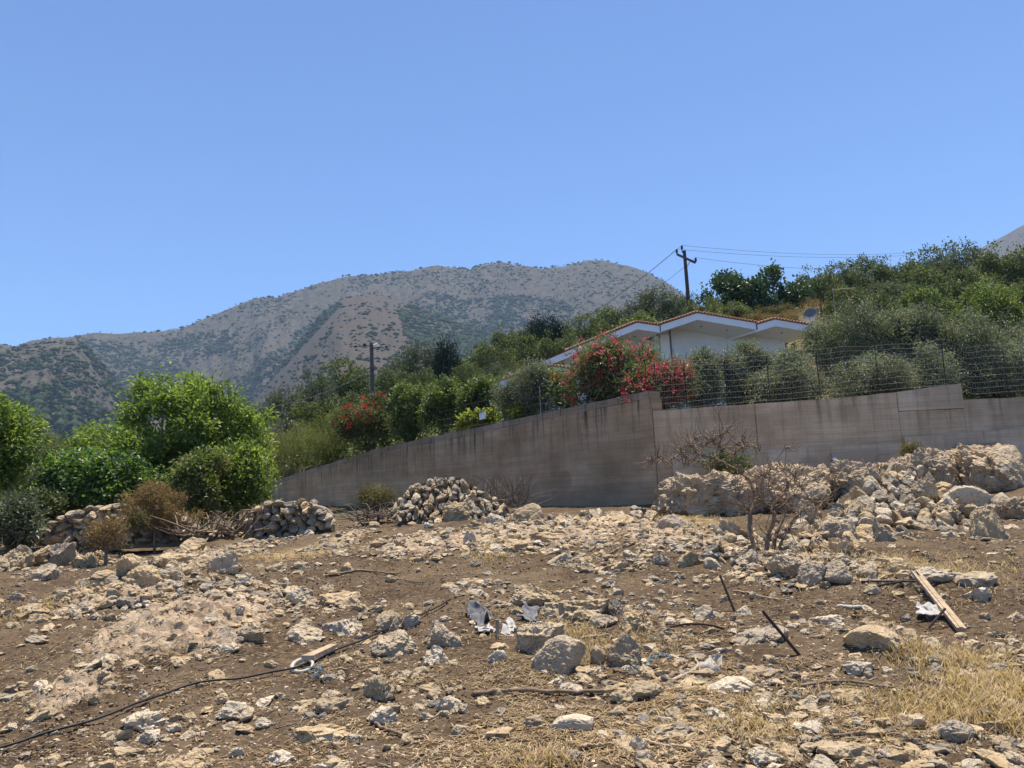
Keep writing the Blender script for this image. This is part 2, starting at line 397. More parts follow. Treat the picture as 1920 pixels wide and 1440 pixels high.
ROCK_Z = [ell(*a) + (k,) for *a, k in [
    (350, 1180, 340, 130, 1.15), (250, 1110, 260, 70, 1.0), (420, 1215, 140, 70, 0.9), (140, 1320, 170, 80, 0.9), (60, 1330, 110, 60, 0.5),
    (1000, 1010, 420, 60, 0.9), (780, 1030, 260, 50, 0.8), (1250, 1010, 240, 60, 0.8), (640, 1020, 100, 40, 0.8), (1470, 1060, 260, 80, 0.7),
    (1660, 1090, 300, 100, 0.55), (1650, 1215, 120, 60, 0.9), (40, 1060, 200, 60, 0.9), (420, 1040, 200, 40, 0.6), (1150, 1060, 200, 40, 0.45),
    (640, 1260, 80, 40, 0.4), (900, 1110, 160, 40, 0.35)]]
DRY_Z = [ell(*a) + (k,) for *a, k in [
    (1855, 1275, 230, 110, 0.8), (1740, 1340, 140, 70, 0.35), (1500, 1290, 160, 50, 0.35), (1720, 1080, 360, 90, 0.6), (560, 1040, 260, 50, 0.7),
    (930, 1040, 120, 30, 0.6), (1300, 980, 120, 30, 0.8), (1080, 1210, 260, 60, 0.45), (100, 1140, 200, 50, 0.5), (1050, 1420, 200, 40, 0.3), (1400, 1360, 200, 60, 0.3)]]
def zone(Z, x, y):
    r = np.zeros(np.shape(x))
    for cx, cy_, rx, ry, k in Z:
        r = np.maximum(r, k * np.exp(-(((x - cx) / rx) ** 2 + ((y - cy_) / ry) ** 2) * 1.1))
    return r
def gz(x, y):
    x = np.asarray(x, float); y = np.asarray(y, float)
    z = gbase(x, y); near = 1 - ss(19.5, 24, y)
    rk = zone(ROCK_Z, x, y)
    n = fb2(x, y, 0.9, 3, 1) - 0.5; n2 = fb2(x, y, 5.0, 3, 3) - 0.5; n3 = fb2(x, y, 22.0, 2, 5) - 0.5
    rid = 1 - np.abs(2 * fb2(x + 0.1 * y, y * 1.6, 4.2, 4, 9) - 1)
    return z + near * (0.16 * n + 0.07 * n2 + 0.035 * n3 + rk * (0.10 + 0.26 * (rid - 0.6) + 0.10 * n3 + 0.16 * n2))

us = np.linspace(-1.1, 1.1, 430)
Ys = np.concatenate([np.geomspace(1.0, 3.0, 40, endpoint=False), np.geomspace(3.0, 20, 410, endpoint=False), np.geomspace(20, 50, 115, endpoint=False), np.geomspace(50, 560, 60)])
UU, YY = np.meshgrid(us, Ys); XX = UU * YY
ZZ = gz(XX.ravel(), YY.ravel())
V = np.stack([XX.ravel(), YY.ravel(), ZZ], -1)
nr, nc = XX.shape; ii = np.arange(nr * nc).reshape(nr, nc)
F = np.stack([ii[:-1, :-1], ii[:-1, 1:], ii[1:, 1:], ii[1:, :-1]], -1).reshape(-1, 4)
xs, ys = V[:, 0], V[:, 1]
behind = ss(0.1, 0.35, sd_wall(xs, ys)); behind = np.maximum(behind, ss(22, 30, ys))
gme = mesh_np('ground', V, F, M['soil'], False, {'rock': zone(ROCK_Z, xs, ys), 'dry': zone(DRY_Z, xs, ys), 'hill': behind})
ground = tag(obj('ground', gme), kind='structure')
# the same field goes on behind the photographer
back = mesh_np('field', np.array([[-40, -60, -0.3], [40, -60, -0.3], [40, 1.0, -0.25], [-40, 1.0, -0.25]]), np.array([[0, 1, 2, 3]]), M['soil'])
tag(obj('ground', back), kind='structure')

# ------------------------------------------------------------------ mountains
def sil(pts):
    P = np.array(pts, float); d = ray(P[:, 0], P[:, 1])
    return np.arctan2(d[:, 0], d[:, 1]), d[:, 2] / np.hypot(d[:, 0], d[:, 1])
S_MAIN = sil([(-500, 640), (-200, 636), (0, 634), (30, 640), (60, 627), (140, 621), (175, 613), (215, 616), (255, 612), (300, 611), (345, 605), (400, 581), (440, 563), (480, 548), (520, 549), (560, 535), (600, 520), (650, 507), (700, 505), (760, 498), (820, 488), (880, 494), (900, 487), (940, 484), (980, 488), (1020, 493), (1060, 488), (1100, 478), (1130, 477), (1160, 485), (1200, 495), (1240, 514), (1285, 545), (1340, 585), (1400, 630), (1500, 690), (1700, 760), (2400, 800)])
S_SPURA = sil([(-500, 1000), (380, 960), (430, 850), (480, 745), (520, 692), (560, 640), (600, 592), (640, 558), (680, 547), (720, 550), (760, 566), (820, 590), (900, 622), (1000, 670), (1100, 730), (1300, 830), (2400, 1000)])
S_SPURB = sil([(-700, 600), (-200, 640), (0, 648), (60, 640), (140, 628), (170, 655), (200, 690), (240, 738), (280, 790), (330, 850), (420, 960), (2400, 1000)])
S_RIGHT = sil([(-500, 1000), (1500, 900), (1640, 620), (1700, 560), (1760, 510), (1840, 463), (1880, 441), (1920, 419), (2000, 385), (2300, 330)])
def ridge(a, r, S, R, r0, pw=1.1, gul=55, seed=0.0):
    e = np.interp(a, S[0], S[1]); q = np.clip((r - r0) / (R - r0), 0, None)
    H = e * R
    up = np.where(q < 1, np.clip(q, 0, 1) ** pw, 1 - (q - 1) * 0.9)
    w = 0.10 * (fb2(a * 8, r / 900, 1.0, 3, seed + 2) - 0.5)
    g = np.abs(2 * fb2((a + w) * 16, r / 1500, 1.0, 4, seed) - 1)          # gullies running down the slope
    env = np.clip(q * 1.6, 0, 1) * np.clip(1.02 - q, 0, 0.4) * 2.5
    return H * up - (1 - np.clip(g * 1.5, 0, 1)) * gul * env * 0.55 + (fb2(a * 90, r / 60, 1.0, 4, seed + 7) - 0.5) * 16 * np.clip(q + 0.1, 0, 1) * np.clip(1.15 - q, 0.25, 1) + (np.abs(2 * fb2(a * 42 + w * 20, r / 260, 1.0, 4, seed + 11) - 1) - 0.9) * gul * 0.3 * env
def zmount(a, r):
    z = ridge(a, r, S_MAIN, 2600, 380, 1.12, 380, 0.0)
    z = np.maximum(z, ridge(a, r, S_SPURA, 1750, 420, 1.05, 40, 4.0))
    z = np.maximum(z, ridge(a, r, S_SPURB, 1500, 380, 1.05, 120, 8.0))
    z = np.maximum(z, ridge(a, r, S_RIGHT, 3400, 900, 1.1, 60, 12.0))
    return z
AA, RR = np.meshgrid(np.radians(np.linspace(-48, 48, 600)), np.geomspace(360, 3900, 210))
a_, r_ = AA.ravel(), RR.ravel()
Zm = zmount(a_, r_) - np.where(r_ < 420, 40, 0)
V = np.stack([np.sin(a_) * r_, np.cos(a_) * r_, Zm], -1)
nr, nc = AA.shape; ii = np.arange(nr * nc).reshape(nr, nc)
F = np.stack([ii[:-1, :-1], ii[:-1, 1:], ii[1:, 1:], ii[1:, :-1]], -1).reshape(-1, 4)
t = NT('mountain_rock'); p = t.pos()
n1 = t.noise(0.006, p, 6, 0.6); n2 = t.noise(0.05, p, 6, 0.7); n3 = t.noise(0.25, p, 4, 0.7)
c = t.ramp(n1, [(0.3, (0.034, 0.023, 0.019)), (0.5, (0.044, 0.033, 0.030)), (0.7, (0.060, 0.050, 0.047))])
c = t.mix(t.ramp(n2, [(0.42, 0.75), (0.58, 0.0)]), c, (0.095, 0.085, 0.058))
c = t.mix(t.ramp(n3, [(0.58, 0.0), (0.75, 0.6)]), c, (0.14, 0.122, 0.113))
c = t.mix(t.math('MULTIPLY', t.attr('spur'), 0.6), c, t.ramp(n2, [(0.35, (0.042, 0.029, 0.022)), (0.65, (0.078, 0.056, 0.043))]))
sp = t.ramp(t.vor(0.07, p), [(0.16, 0.85), (0.3, 0.0)]); c = t.mix(sp, c, (0.045, 0.05, 0.03))
M['mountain_rock'] = t.done(c, t.bump(n3, 0.7, 1.5, t.bump(n2, 0.9, 6.0)), 0.95)
sp_ = ss(-6, 10, ridge(a_, r_, S_SPURA, 1750, 420, 1.05, 40, 4.0) - ridge(a_, r_, S_MAIN, 2600, 380, 1.12, 380, 0.0)) * (r_ < 2000)
tag(obj('mountain', mesh_np('mountain', V, F, M['mountain_rock'], True, {'spur': sp_})), kind='structure')

# scrub dots on the mountain (uncountable at that distance)
def inpoly(px, py, poly):
    r = np.zeros(len(px), bool); n = len(poly)
    for k in range(n):
        x0, y0 = poly[k]; x1, y1 = poly[(k + 1) % n]
        c = ((y0 > py) != (y1 > py)) & (px < (x1 - x0) * (py - y0) / (y1 - y0 + 1e-9) + x0); r ^= c
    return r
DENSE = [[(735, 590), (800, 548), (900, 560), (1000, 552), (1080, 575), (1190, 600), (1290, 575), (1220, 660), (1000, 690), (900, 680), (800, 650), (750, 625)],
         [(140, 630), (200, 640), (300, 640), (420, 612), (440, 650), (330, 700), (290, 790), (220, 790), (180, 700)],
         [(0, 730), (100, 720), (220, 780), (220, 830), (0, 860)], [(640, 560), (560, 615), (430, 740), (400, 780), (450, 780), (560, 660), (660, 565)],
         [(340, 740), (480, 690), (470, 760), (330, 790)]]
MEDIUM = [[(400, 590), (600, 525), (900, 490), (1080, 490), (960, 560), (760, 540), (640, 550), (440, 680)], [(1000, 560), (1280, 545), (1280, 600), (1040, 600)], [(0, 640), (140, 640), (200, 720), (0, 740)]]
n = 300000
a_ = np.radians(RNG.uniform(-36, 36, n)); r_ = np.exp(RNG.uniform(np.log(650), np.log(3300), n))
z_ = zmount(a_, r_); P = np.stack([np.sin(a_) * r_, np.cos(a_) * r_, z_], -1)
px, py = proj(P)
dens = np.full(n, 0.13)
for q in MEDIUM: dens[inpoly(px, py, q)] = 0.34
for q in DENSE: dens[inpoly(px, py, q)] = 1.0
bare = inpoly(px, py, [(650, 560), (740, 560), (760, 640), (720, 700), (560, 760), (470, 760), (560, 660)]); dens[bare] = 0.04
cl = fb2(P[:, 0], P[:, 1], 0.012, 4, 3.0); dens = dens * (0.22 + 1.6 * ss(0.40, 0.57, cl))
s_big = np.ones(n)
for q in DENSE: s_big[inpoly(px, py, q)] = 1.3
keep = (RNG.random(n) < dens) & (py > 400) & (py < 900) & (px > -150) & (px < 2000)
idx = np.where(keep)[0][:48000]
ICO = {0: (np.array([[1, 0, 0], [-1, 0, 0], [0, 1, 0], [0, -1, 0], [0, 0, 1], [0, 0, -1.0]]), np.array([[0, 2, 4], [2, 1, 4], [1, 3, 4], [3, 0, 4], [2, 0, 5], [1, 2, 5], [3, 1, 5], [0, 3, 5]]))}
iv, if_ = ICO[0]
m = len(idx); s = s_big[idx] * RNG.uniform(1.7, 4.2, m) * RNG.choice([1, 1, 1, 1.7], m)
jit = RNG.uniform(0.7, 1.25, (m, len(iv), 1))
V = (iv[None] * jit) * np.stack([s * RNG.uniform(0.9, 1.5, m), s, s * RNG.uniform(0.6, 0.95, m)], -1)[:, None, :] + P[idx][:, None, :] + np.array([0, 0, 0.3])
F = if_[None] + (np.arange(m) * len(iv))[:, None, None]
leaf_mat('far_scrub', [(0.014, 0.021, 0.012), (0.024, 0.034, 0.018), (0.042, 0.052, 0.03)], 0.0, 0.0)
sme = mesh_np('mountain_scrub', V.reshape(-1, 3), F.reshape(-1, 3), M['far_scrub'], True, {'tint': np.repeat(RNG.random(m), len(iv))})
tag(obj('mountain_scrub', sme), 'dark green scrub dotted over the grey mountain slopes', 'scrub', kind='stuff')

# ------------------------------------------------------------------ concrete retaining walls
def wall_panel(name, line, ztop, zbot, thick, mat, parent, du=0.35, wob=0.012, seed=0.0, u0=0.0):
    """line: f(t)->(x,y) front face for t in [0,1]; ztop/zbot f(t); thickness goes back"""
    A = np.array(line(0.0)); B = np.array(line(1.0)); L = np.linalg.norm(B - A); n_ = max(3, int(L / du)); kv = 10
    d = (B - A) / L; nb = np.array([-d[1], d[0]]); nb = nb if nb[1] > 0 else -nb
    Vs = []; U = []; Vv = []; T = []
    tt = np.linspace(0, 1, n_ + 1)
    for side in (0, 1):
        for k in range(kv + 1):
            for t_ in tt:
                q = A + (B - A) * t_ + nb * (thick if side else 0)
                zt, zb = ztop(t_), zbot(t_); zt = zt + wob * (_h1(t_ * L * 3 + seed) - 0.5) * 2 if k == kv else zt
                z = zb + (zt - zb) * k / kv
                w = wob * (_h1(t_ * L * 1.3 + k * 7.1 + seed) - 0.5)
                Vs.append([q[0] - nb[0] * w, q[1] - nb[1] * w, z]); U.append(u0 + t_ * L); Vv.append(z); T.append((zt - z) / 1.6)
    w_ = n_ + 1; S = w_ * (kv + 1); F = []
    for k in range(kv):
        for j in range(n_):
            a = k * w_ + j; F.append([a, a + 1, a + w_ + 1, a + w_]); b = S + a; F.append([b + 1, b, b + w_, b + w_ + 1])
    for j in range(n_):
        a = kv * w_ + j; F.append([a, a + 1, S + a + 1, S + a])
    for k in range(kv):
        for j in (0, n_):
            a = k * w_ + j; q = [a, a + w_, S + a + w_, S + a]; F.append(q if j == 0 else q[::-1])
    me = mesh_np(name, np.array(Vs), np.array(F), M[mat], False, {'u': np.array(U), 'v': np.array(Vv), 'top': np.clip(T, 0, 1)})
    return obj(name, me, parent)
def _h1(x): return float(vnoise(np.array([[x, 3.1, 7.7]]))[0])
def lerp(a, b, t_): return a + (b - a) * t_
def fI(X, Y): return lambda v: float(np.interp(v, X, Y))

LW = tag(empty('concrete_wall', (CX, CY, 1.0)), 'long stained board-marked concrete wall sloping down leftwards, in shade', 'wall')
def lwp(t_): return np.array([CX - 0.8 * t_, CY + t_])
lz = lambda t_: float(np.interp(t_, LEFT_TOP[0], LEFT_TOP[1]))
def inv(o, par):                                     # keep world placement under an Empty that is not at the origin
    o.matrix_parent_inverse = Matrix.Translation(par.location).inverted(); return o
for ta, tb, sd_ in ((0.0, 6.3, 1), (6.3, 11.9, 2), (11.9, 18.6, 3), (18.6, 26.0, 4)):
    o = wall_panel('wall_panel', lambda q, ta=ta, tb=tb: lwp(lerp(ta + 0.006, tb - 0.006, q)), lambda q, ta=ta, tb=tb: lz(lerp(ta, tb, q)) - 0.2, lambda q: 0.3, 0.42, 'old_concrete', LW, seed=sd_, u0=ta * 1.28)
    inv(o, LW)
# coping course of concrete blocks on top
t_ = 0.0; k = 0
while t_ < 25.6:
    w = random.choice([0.62, 0.7, 0.9, 1.25]) ; tb = min(t_ + w, 25.8)
    a = lwp(t_ + 0.012); b = lwp(tb - 0.012); nb = np.array([0.7809, 0.6247]); za, zb = lz(t_), lz(tb); off = random.uniform(-0.02, 0.02)
    a = a - nb * off; b = b - nb * off; j = [random.uniform(-0.012, 0.012) for _ in range(4)]
    fr = [np.array([*a, za - 0.195]), np.array([*b, zb - 0.195]), np.array([*b, zb + j[0]]), np.array([*a, za + j[1]])]
    nb3 = np.array([*(nb * 0.40), 0])
    V = np.array([fr[0], fr[1], fr[1] + nb3, fr[0] + nb3, fr[3], fr[2], fr[2] + nb3, fr[3] + nb3])
    me = mesh_np('coping_block', V, np.array([[3, 2, 1, 0], [4, 5, 6, 7], [0, 1, 5, 4], [1, 2, 6, 5], [2, 3, 7, 6], [3, 0, 4, 7]]), M['coping_concrete'], False,
                 {'u': np.array([t_, tb, tb, t_] * 2) * 1.28, 'v': V[:, 2], 'top': np.array([0.5] * 4 + [0.25] * 4)})
    inv(obj('coping_block', me, LW), LW); t_ = tb
# end pier of the left wall at the corner
RW = tag(empty('concrete_wall', (10, CY, 1.0)), 'lighter grey concrete retaining wall under the wire fence, stepped at its end', 'wall')
def xr(px): return at(px, 830, CY)[0]
def zr(px, py): return float(at(px, py, CY)[2])
X0, X1, X2, X3, X4 = CX + 0.02, xr(1421), xr(1691), xr(1815), 19.0
zt_r = fI([X0, xr(1420), xr(1560), xr(1690), X3], [zr(1222, 771), zr(1420, 757), zr(1560, 748), zr(1690, 735), zr(1810, 719)])
for xa, xb, mt, y_, zt, zb, sd_ in ((X0, X1, 'grey_concrete', CY, zt_r, lambda v: 1.2, 11), (X1, X2, 'grey_concrete', CY - 0.02, zt_r, lambda v: 1.2, 12),
                                    (X2, X3, 'pale_concrete', CY - 0.04, zt_r, lambda v: zr(1750, 768), 13), (X2, X3, 'grey_concrete', CY - 0.01, lambda v: zr(1750, 769), lambda v: 1.0, 14),
                                    (X3, X4, 'grey_concrete', CY, lambda v: zr(1830, 749) + 0.004 * (v - X3), lambda v: 1.0, 15)):
    o = wall_panel('wall_panel', lambda q, xa=xa, xb=xb, y_=y_: np.array([lerp(xa + 0.006, xb - 0.006, q), y_]), lambda q, xa=xa, xb=xb, zt=zt: zt(lerp(xa, xb, q)), lambda q, xa=xa, xb=xb, zb=zb: zb(lerp(xa, xb, q)), 0.40, mt, RW, seed=sd_, u0=xa)
    inv(o, RW)
# wider pale footing strip and the trapezoid footing
o = wall_panel('footing', lambda q: np.array([lerp(X0 + 0.4, X2 - 0.05, q), CY - 0.09]), lambda q: lerp(zr(1240, 852), zr(1690, 832), q), lambda q: 1.3, 0.2, 'pale_concrete', RW, seed=21); inv(o, RW)
o = wall_panel('footing', lambda q: np.array([lerp(X2 + 0.05, X4, q), CY - 0.07]), lambda q: lerp(zr(1690, 820), zr(1920, 790), q), lambda q: 1.0, 0.2, 'pale_concrete', RW, seed=22); inv(o, RW)
m = MB(); a, b, c_, d_ = (at(1557, 848, CY - 0.13), at(1652, 842, CY - 0.13), at(1622, 893, CY - 0.13), at(1578, 893, CY - 0.13))
bk = np.array([0, 0.4, 0]); m.hexa([d_, c_, c_ + bk, d_ + bk], [a, b, b + bk, a + bk])
o = m.build('footing', M['pale_concrete'], RW); inv(o, RW)
m = MB(); a, b = at(1564, 858, CY - 0.2), at(1581, 894, CY - 0.3)
m.hexa([b + [-.05, 0, 0], b + [.06, 0, 0], b + [.06, .05, 0], b + [-.05, .05, 0]], [a + [-.05, 0, 0], a + [.06, 0, 0], a + [.06, .05, 0], a + [-.05, .05, 0]])
tag(m.build('board', M['white_paint']), 'short whitish board leaning against the wall footing', 'board')
m = MB(); a, b = at(1795, 842, CY - 0.3), at(1870, 832, CY - 0.3)
m.hexa([a, b, b + [0, .22, 0], a + [0, .22, 0]], [a + [0, 0, .05], b + [0, 0, .05], b + [0, .22, .05], a + [0, .22, .05]])
tag(m.build('board', M['rust_sheet']), 'rusty brown board lying flat under the concrete wall', 'board')

# ------------------------------------------------------------------ wire fence on the right wall
FE = tag(empty('wire_fence', (10, CY + 0.2, 3.6)), 'sagging wire mesh fence with thin black posts on the right-hand wall', 'fence')
def fz(x): return (zt_r(x) if x < X3 else zr(1830, 749)) - 0.02
yf = CY + 0.24
for px_ in (1240, 1297, 1375, 1457, 1554, 1668, 1798, 1915, 2030):
    x = xr(px_); m = MB(); m.tube([[x, yf, fz(x) - 0.1], [x + 0.01, yf, fz(x) + 1.3]], 0.011, 6); inv(m.build('post', M['black_metal'], FE), FE)
def fence_line(h): 
    out = []
    for x in np.linspace(xr(1232), 15.5, 90):
        sag = 0.02 * math.sin(x * 1.4 + h * 2) + 0.008 * math.sin(x * 5 + h)
        zb = np.interp(x, [xr(1232), xr(1810), 15.5], [fz(xr(1232)), fz(xr(1800)), fz(xr(1800)) + 0.05]); zb = zb - (0.28 * ss(xr(1800), xr(1850), x))
        out.append([x, yf - 0.02, zb + h + sag * (0.4 + h)])
    return np.array(out)
for h in (0.06, 0.21, 0.36, 0.52, 0.68, 0.84, 1.0, 1.15, 1.28):
    m = MB(); m.tube(fence_line(h), 0.0028, 4, False); inv(m.build('horizontal_wire', M['fence_wire'], FE), FE)
lo, hi = fence_line(0.06), fence_line(1.28)
vm = None
for k in range(1, 89):
    for f_ in (0.0, 0.5):
        a = lerp(lo[k], lo[min(k + 1, 89)], f_); b = lerp(hi[k], hi[min(k + 1, 89)], f_)
        if vm is None:
            m = MB(); m.tube([[0, 0, 0], [0, 0, 1.0]], 0.0022, 3, False); vm = m.mesh('vertical_wire', M['fence_wire'])
        o = obj('vertical_wire', vm, FE, a + [0, -0.006, 0]); o.scale = (1, 1, float(b[2] - a[2])); inv(o, FE)
# thin fence posts and wires along the left wall
FL = tag(empty('wire_fence', (*lwp(6), 3.5)), 'thin see-through garden fence along the top of the stained wall', 'fence')
nb = np.array([0.7809, 0.6247])
def lwq(px_):
    ts = np.linspace(0, 25, 600); q = np.array([[*lwp(a), lz(a)] for a in ts]); X, _ = proj(q); return ts[np.argmin(np.abs(X - px_))]
for px_ in (822, 868, 905, 993, 1050, 1120, 1190):
    tt = lwq(px_); q = lwp(tt) + nb * 0.47; m = MB(); z = lz(tt); m.tube([[*q, z - 0.4], [*q, z + 0.95]], 0.011, 6); inv(m.build('post', M['black_metal'] if px_ != 993 else M['galvanised'], FL), FL)
for h in (0.15, 0.4, 0.65, 0.95):
    m = MB(); m.tube(np.array([[*(lwp(a) + nb * 0.45), lz(a) + h + 0.02 * math.sin(a * 3)] for a in np.linspace(lwq(1200), lwq(800), 40)]), 0.003, 4, False); inv(m.build('horizontal_wire', M['fence_wire'], FL), FL)
# small sign hanging on that fence
tt = lwq(888); q = lwp(tt) + nb * 0.40; c0 = np.array([*q, lz(tt) + 0.42]); dx = np.array([0.6247, -0.7809, 0]); SG = tag(empty('fence_sign', c0), 'small pale arrow-ended sign plate hung on the garden fence', 'sign')
out = [(-.19, -.12), (.12, -.10), (.20, .06), (.12, .14), (-.19, .10)]
V = [dx * a + np.array([0, 0, b]) for a, b in out]; th = np.array([nb[0], nb[1], 0]) * 0.012
V = np.array(V + [v + th for v in V]); m = MB()
m.v = []; m.add(V, [[0, 1, 6, 5], [1, 2, 7, 6], [2, 3, 8, 7], [3, 4, 9, 8], [4, 0, 5, 9]]); m.add(V, [[0, 2, 1], [0, 3, 2], [0, 4, 3], [5, 6, 7], [5, 7, 8], [5, 8, 9]])
m.build('plate', M['sign_white'], SG)
for a in (-0.12, 0.0, 0.12):
    m = MB(); m.tube([dx * a + [0, 0, .1], dx * a + [0, 0, .24]], 0.006, 4); m.build('hanger', M['galvanised'], SG)

# ------------------------------------------------------------------ house with three tiled gables
EX = np.array([-0.42, 1.0, 0.0])                      # its side walls run back to the left
HY = 40.0
simple_tile = None
def half_tile(r=0.085, L=0.5):
    m = MB(); A = np.linspace(0, math.pi, 7); V = []; F = []
    for y_ in (0, L):
        for rr_ in (r, r * 0.72): V += [[math.cos(a) * rr_, y_, math.sin(a) * rr_ * 1.15] for a in A]
    for j in range(6):
        F += [[j, j + 1, 14 + j + 1, 14 + j], [7 + j + 1, 7 + j, 21 + j, 21 + j + 1], [j + 1, j, 7 + j, 7 + j + 1], [14 + j, 14 + j + 1, 21 + j + 1, 21 + j]]
    m.add(V, F); return m.mesh('roof_tile', M['terracotta'], True)
TILE = half_tile()
def house(name, label, gables, Yf, walls, base_z, deep):
    H = tag(empty(name, (*at(gables[0][1][0], gables[0][1][1], Yf)[:2], base_z)), label, 'house')
    for pts, fh, depth in [(g, 0.36, deep) for g in gables]:
        top = np.array([at(a, b, Yf) for a, b in pts])
        roof = MB(); ex = EX * depth
        for k in range(len(top) - 1):
            a, b = top[k], top[k + 1]; dn = np.array([0, 0, -fh])
            roof.hexa([a + dn, b + dn, b + dn + ex, a + dn + ex], [a, b, b + ex, a + ex])
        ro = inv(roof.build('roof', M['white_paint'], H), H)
        m = MB()
        for k in range(len(top) - 1):
            a, b = top[k] + [0, -0.03, 0.004], top[k + 1] + [0, -0.03, 0.004]; m.hexa([a, b, b + ex, a + ex], [a + [0, 0, .045], b + [0, 0, .045], b + ex + [0, 0, .045], a + ex + [0, 0, .045]])
        m.build('pan_tile_edge', M['red_strip'], ro)
        for k in range(len(top) - 1):
            a, b = top[k], top[k + 1]; L = np.linalg.norm(b - a); n_ = int(L / 0.155); sl_ = math.atan2(b[2] - a[2], b[0] - a[0])
            for j in range(n_):
                q = lerp(a, b, (j + 0.5) / n_) + [0, -0.07, 0.045]; o = obj('roof_tile', TILE, ro, q)
                o.rotation_euler = (0, -sl_, math.atan2(0.42, 1.0)); o.scale = (random.uniform(.93, 1.05), 1, random.uniform(.9, 1.1))
    for wl in walls:                                  # vertical wall plates: plan polyline points and a top height function
        m = MB()
        for (pa, ta), (pb, tb) in zip(wl[:-1], wl[1:]):
            d = np.array([pb[0] - pa[0], pb[1] - pa[1]]); d /= np.linalg.norm(d); nn = np.array([-d[1], d[0]]) * 0.22
            A, B = np.array([*pa[:2], 0]), np.array([*pb[:2], 0]); N3 = np.array([*nn, 0])
            zb = np.array([0, 0, base_z - 1.2])
            m.hexa([A + zb, B + zb, B + N3 + zb, A + N3 + zb], [A + [0, 0, ta], B + [0, 0, tb], B + N3 + [0, 0, tb], A + N3 + [0, 0, ta]])
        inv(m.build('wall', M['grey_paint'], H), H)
    return H
G1 = [(1067, 657), (1194, 605), (1238.5, 611.4)]; G2 = [(1236.5, 610.2), (1307, 587), (1419.5, 606.2)]; G3 = [(1417.5, 609.5), (1453, 599), (1535, 613)]
fh = 0.36
def under(g, x, tdep):                                # height of the soffit of gable g at world x, tdep metres behind its front
    P = np.array([at(a, b, HY) for a, b in g]); return float(np.interp(x + 0.42 * tdep, P[:, 0], P[:, 2])) - fh + 0.12
def front_pts(g, x0, x1, tdep):
    P = np.array([at(a, b, HY) for a, b in g])[:, 0] - 0.42 * tdep; xs_ = sorted([x0, x1] + [v for v in P if x0 < v < x1])
    return [((v, HY + tdep), under(g, v, tdep)) for v in xs_]
def xh(px_, Y_): return float(at(px_, 650, Y_)[0])
td = 2.0
xa = at(1237, 610, HY)[0] - 0.42 * td + 0.12; xb = at(1419, 606, HY)[0] - 0.42 * td - 0.25
w2 = front_pts(G2, xa, xb, td)
x3a = xb + 0.02; w3 = front_pts(G3, at(1419, 609, HY)[0] - 0.42 * td + 0.02, at(1535, 613, HY)[0] - 0.42 * td - 0.3, td)
w3 = [((x3a, HY + td + 0.01), under(G3, w3[0][0][0], td))] + w3
x1a = at(1067, 657, HY)[0] - 0.42 * td + 0.7
w1 = front_pts(G1, x1a, xa - 0.02, td)
HO = house('house', 'white single-storey house with three low gables edged in terracotta tiles', [G1, G2, G3], HY, [w1, w2, w3], 5.0, 9.0)
# corner pilaster, downpipe, wall lamp, recessed soffit lamps
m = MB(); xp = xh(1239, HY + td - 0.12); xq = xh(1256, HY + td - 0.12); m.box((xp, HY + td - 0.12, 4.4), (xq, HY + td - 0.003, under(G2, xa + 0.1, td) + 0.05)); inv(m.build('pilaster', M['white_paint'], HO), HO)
m = MB(); xd = xh(1258.5, HY + td - 0.07); m.tube([[xd, HY + td - 0.07, 4.6], [xd, HY + td - 0.07, under(G2, xd, td) - 0.02]], 0.035, 8); inv(m.build('downpipe', M['grey_metal'], HO), HO)
LP = at(1222, 630, HY + 1.8); m = MB(); m.box(LP + [-.1, -.1, .05], LP + [.35, .12, .2]); wl_ = inv(m.build('wall_lamp', M['grey_metal'], HO), HO)
for k, a in enumerate((-0.12, 0.12)):
    m = MB(); q = LP + [a, -.1, -.02]; m.tube([q + [0, .1, .1], q, q + [a * .6, -.12, -.16]], [.05, .09, .14], 10); m.build('lamp_head', M['white_paint' if k else 'grey_metal'], wl_)
for px_, py_, g in ((1315, 612, G2), (1364, 619, G2), (1466, 624, G3), (1190, 631, G1)):
    d = ray(px_, py_); best = None
    for Yk in np.linspace(HY + 0.1, HY + 2.6, 120):
        q = EYE + d * (Yk / d[1]); g_ = abs(q[2] - (under(g, q[0], Yk - HY) - 0.12))
        if best is None or g_ < best[0]: best = (g_, q)
    q = best[1]; m = MB(); m.tube([q + [0, 0, -.02], q + [0, 0, .03]], 0.07, 10); inv(m.build('soffit_lamp', M['grey_metal'], HO), HO)
# lower house beyond the olive tree
G4 = [(948, 712), (1003, 693), (1028, 687), (1075, 693)]; HY2 = 36.0
P4 = [at(a, b, HY2) for a, b in G4]; w4 = [((p_[0] - 0.42 * 1.0 + 0.3 * (k == 0), HY2 + 1.0), p_[2] - 0.3) for k, p_ in enumerate(P4)]
house('house', 'low white outbuilding with a tiled gable showing behind the olive tree', [G4], HY2, [w4], 4.6, 6.0)
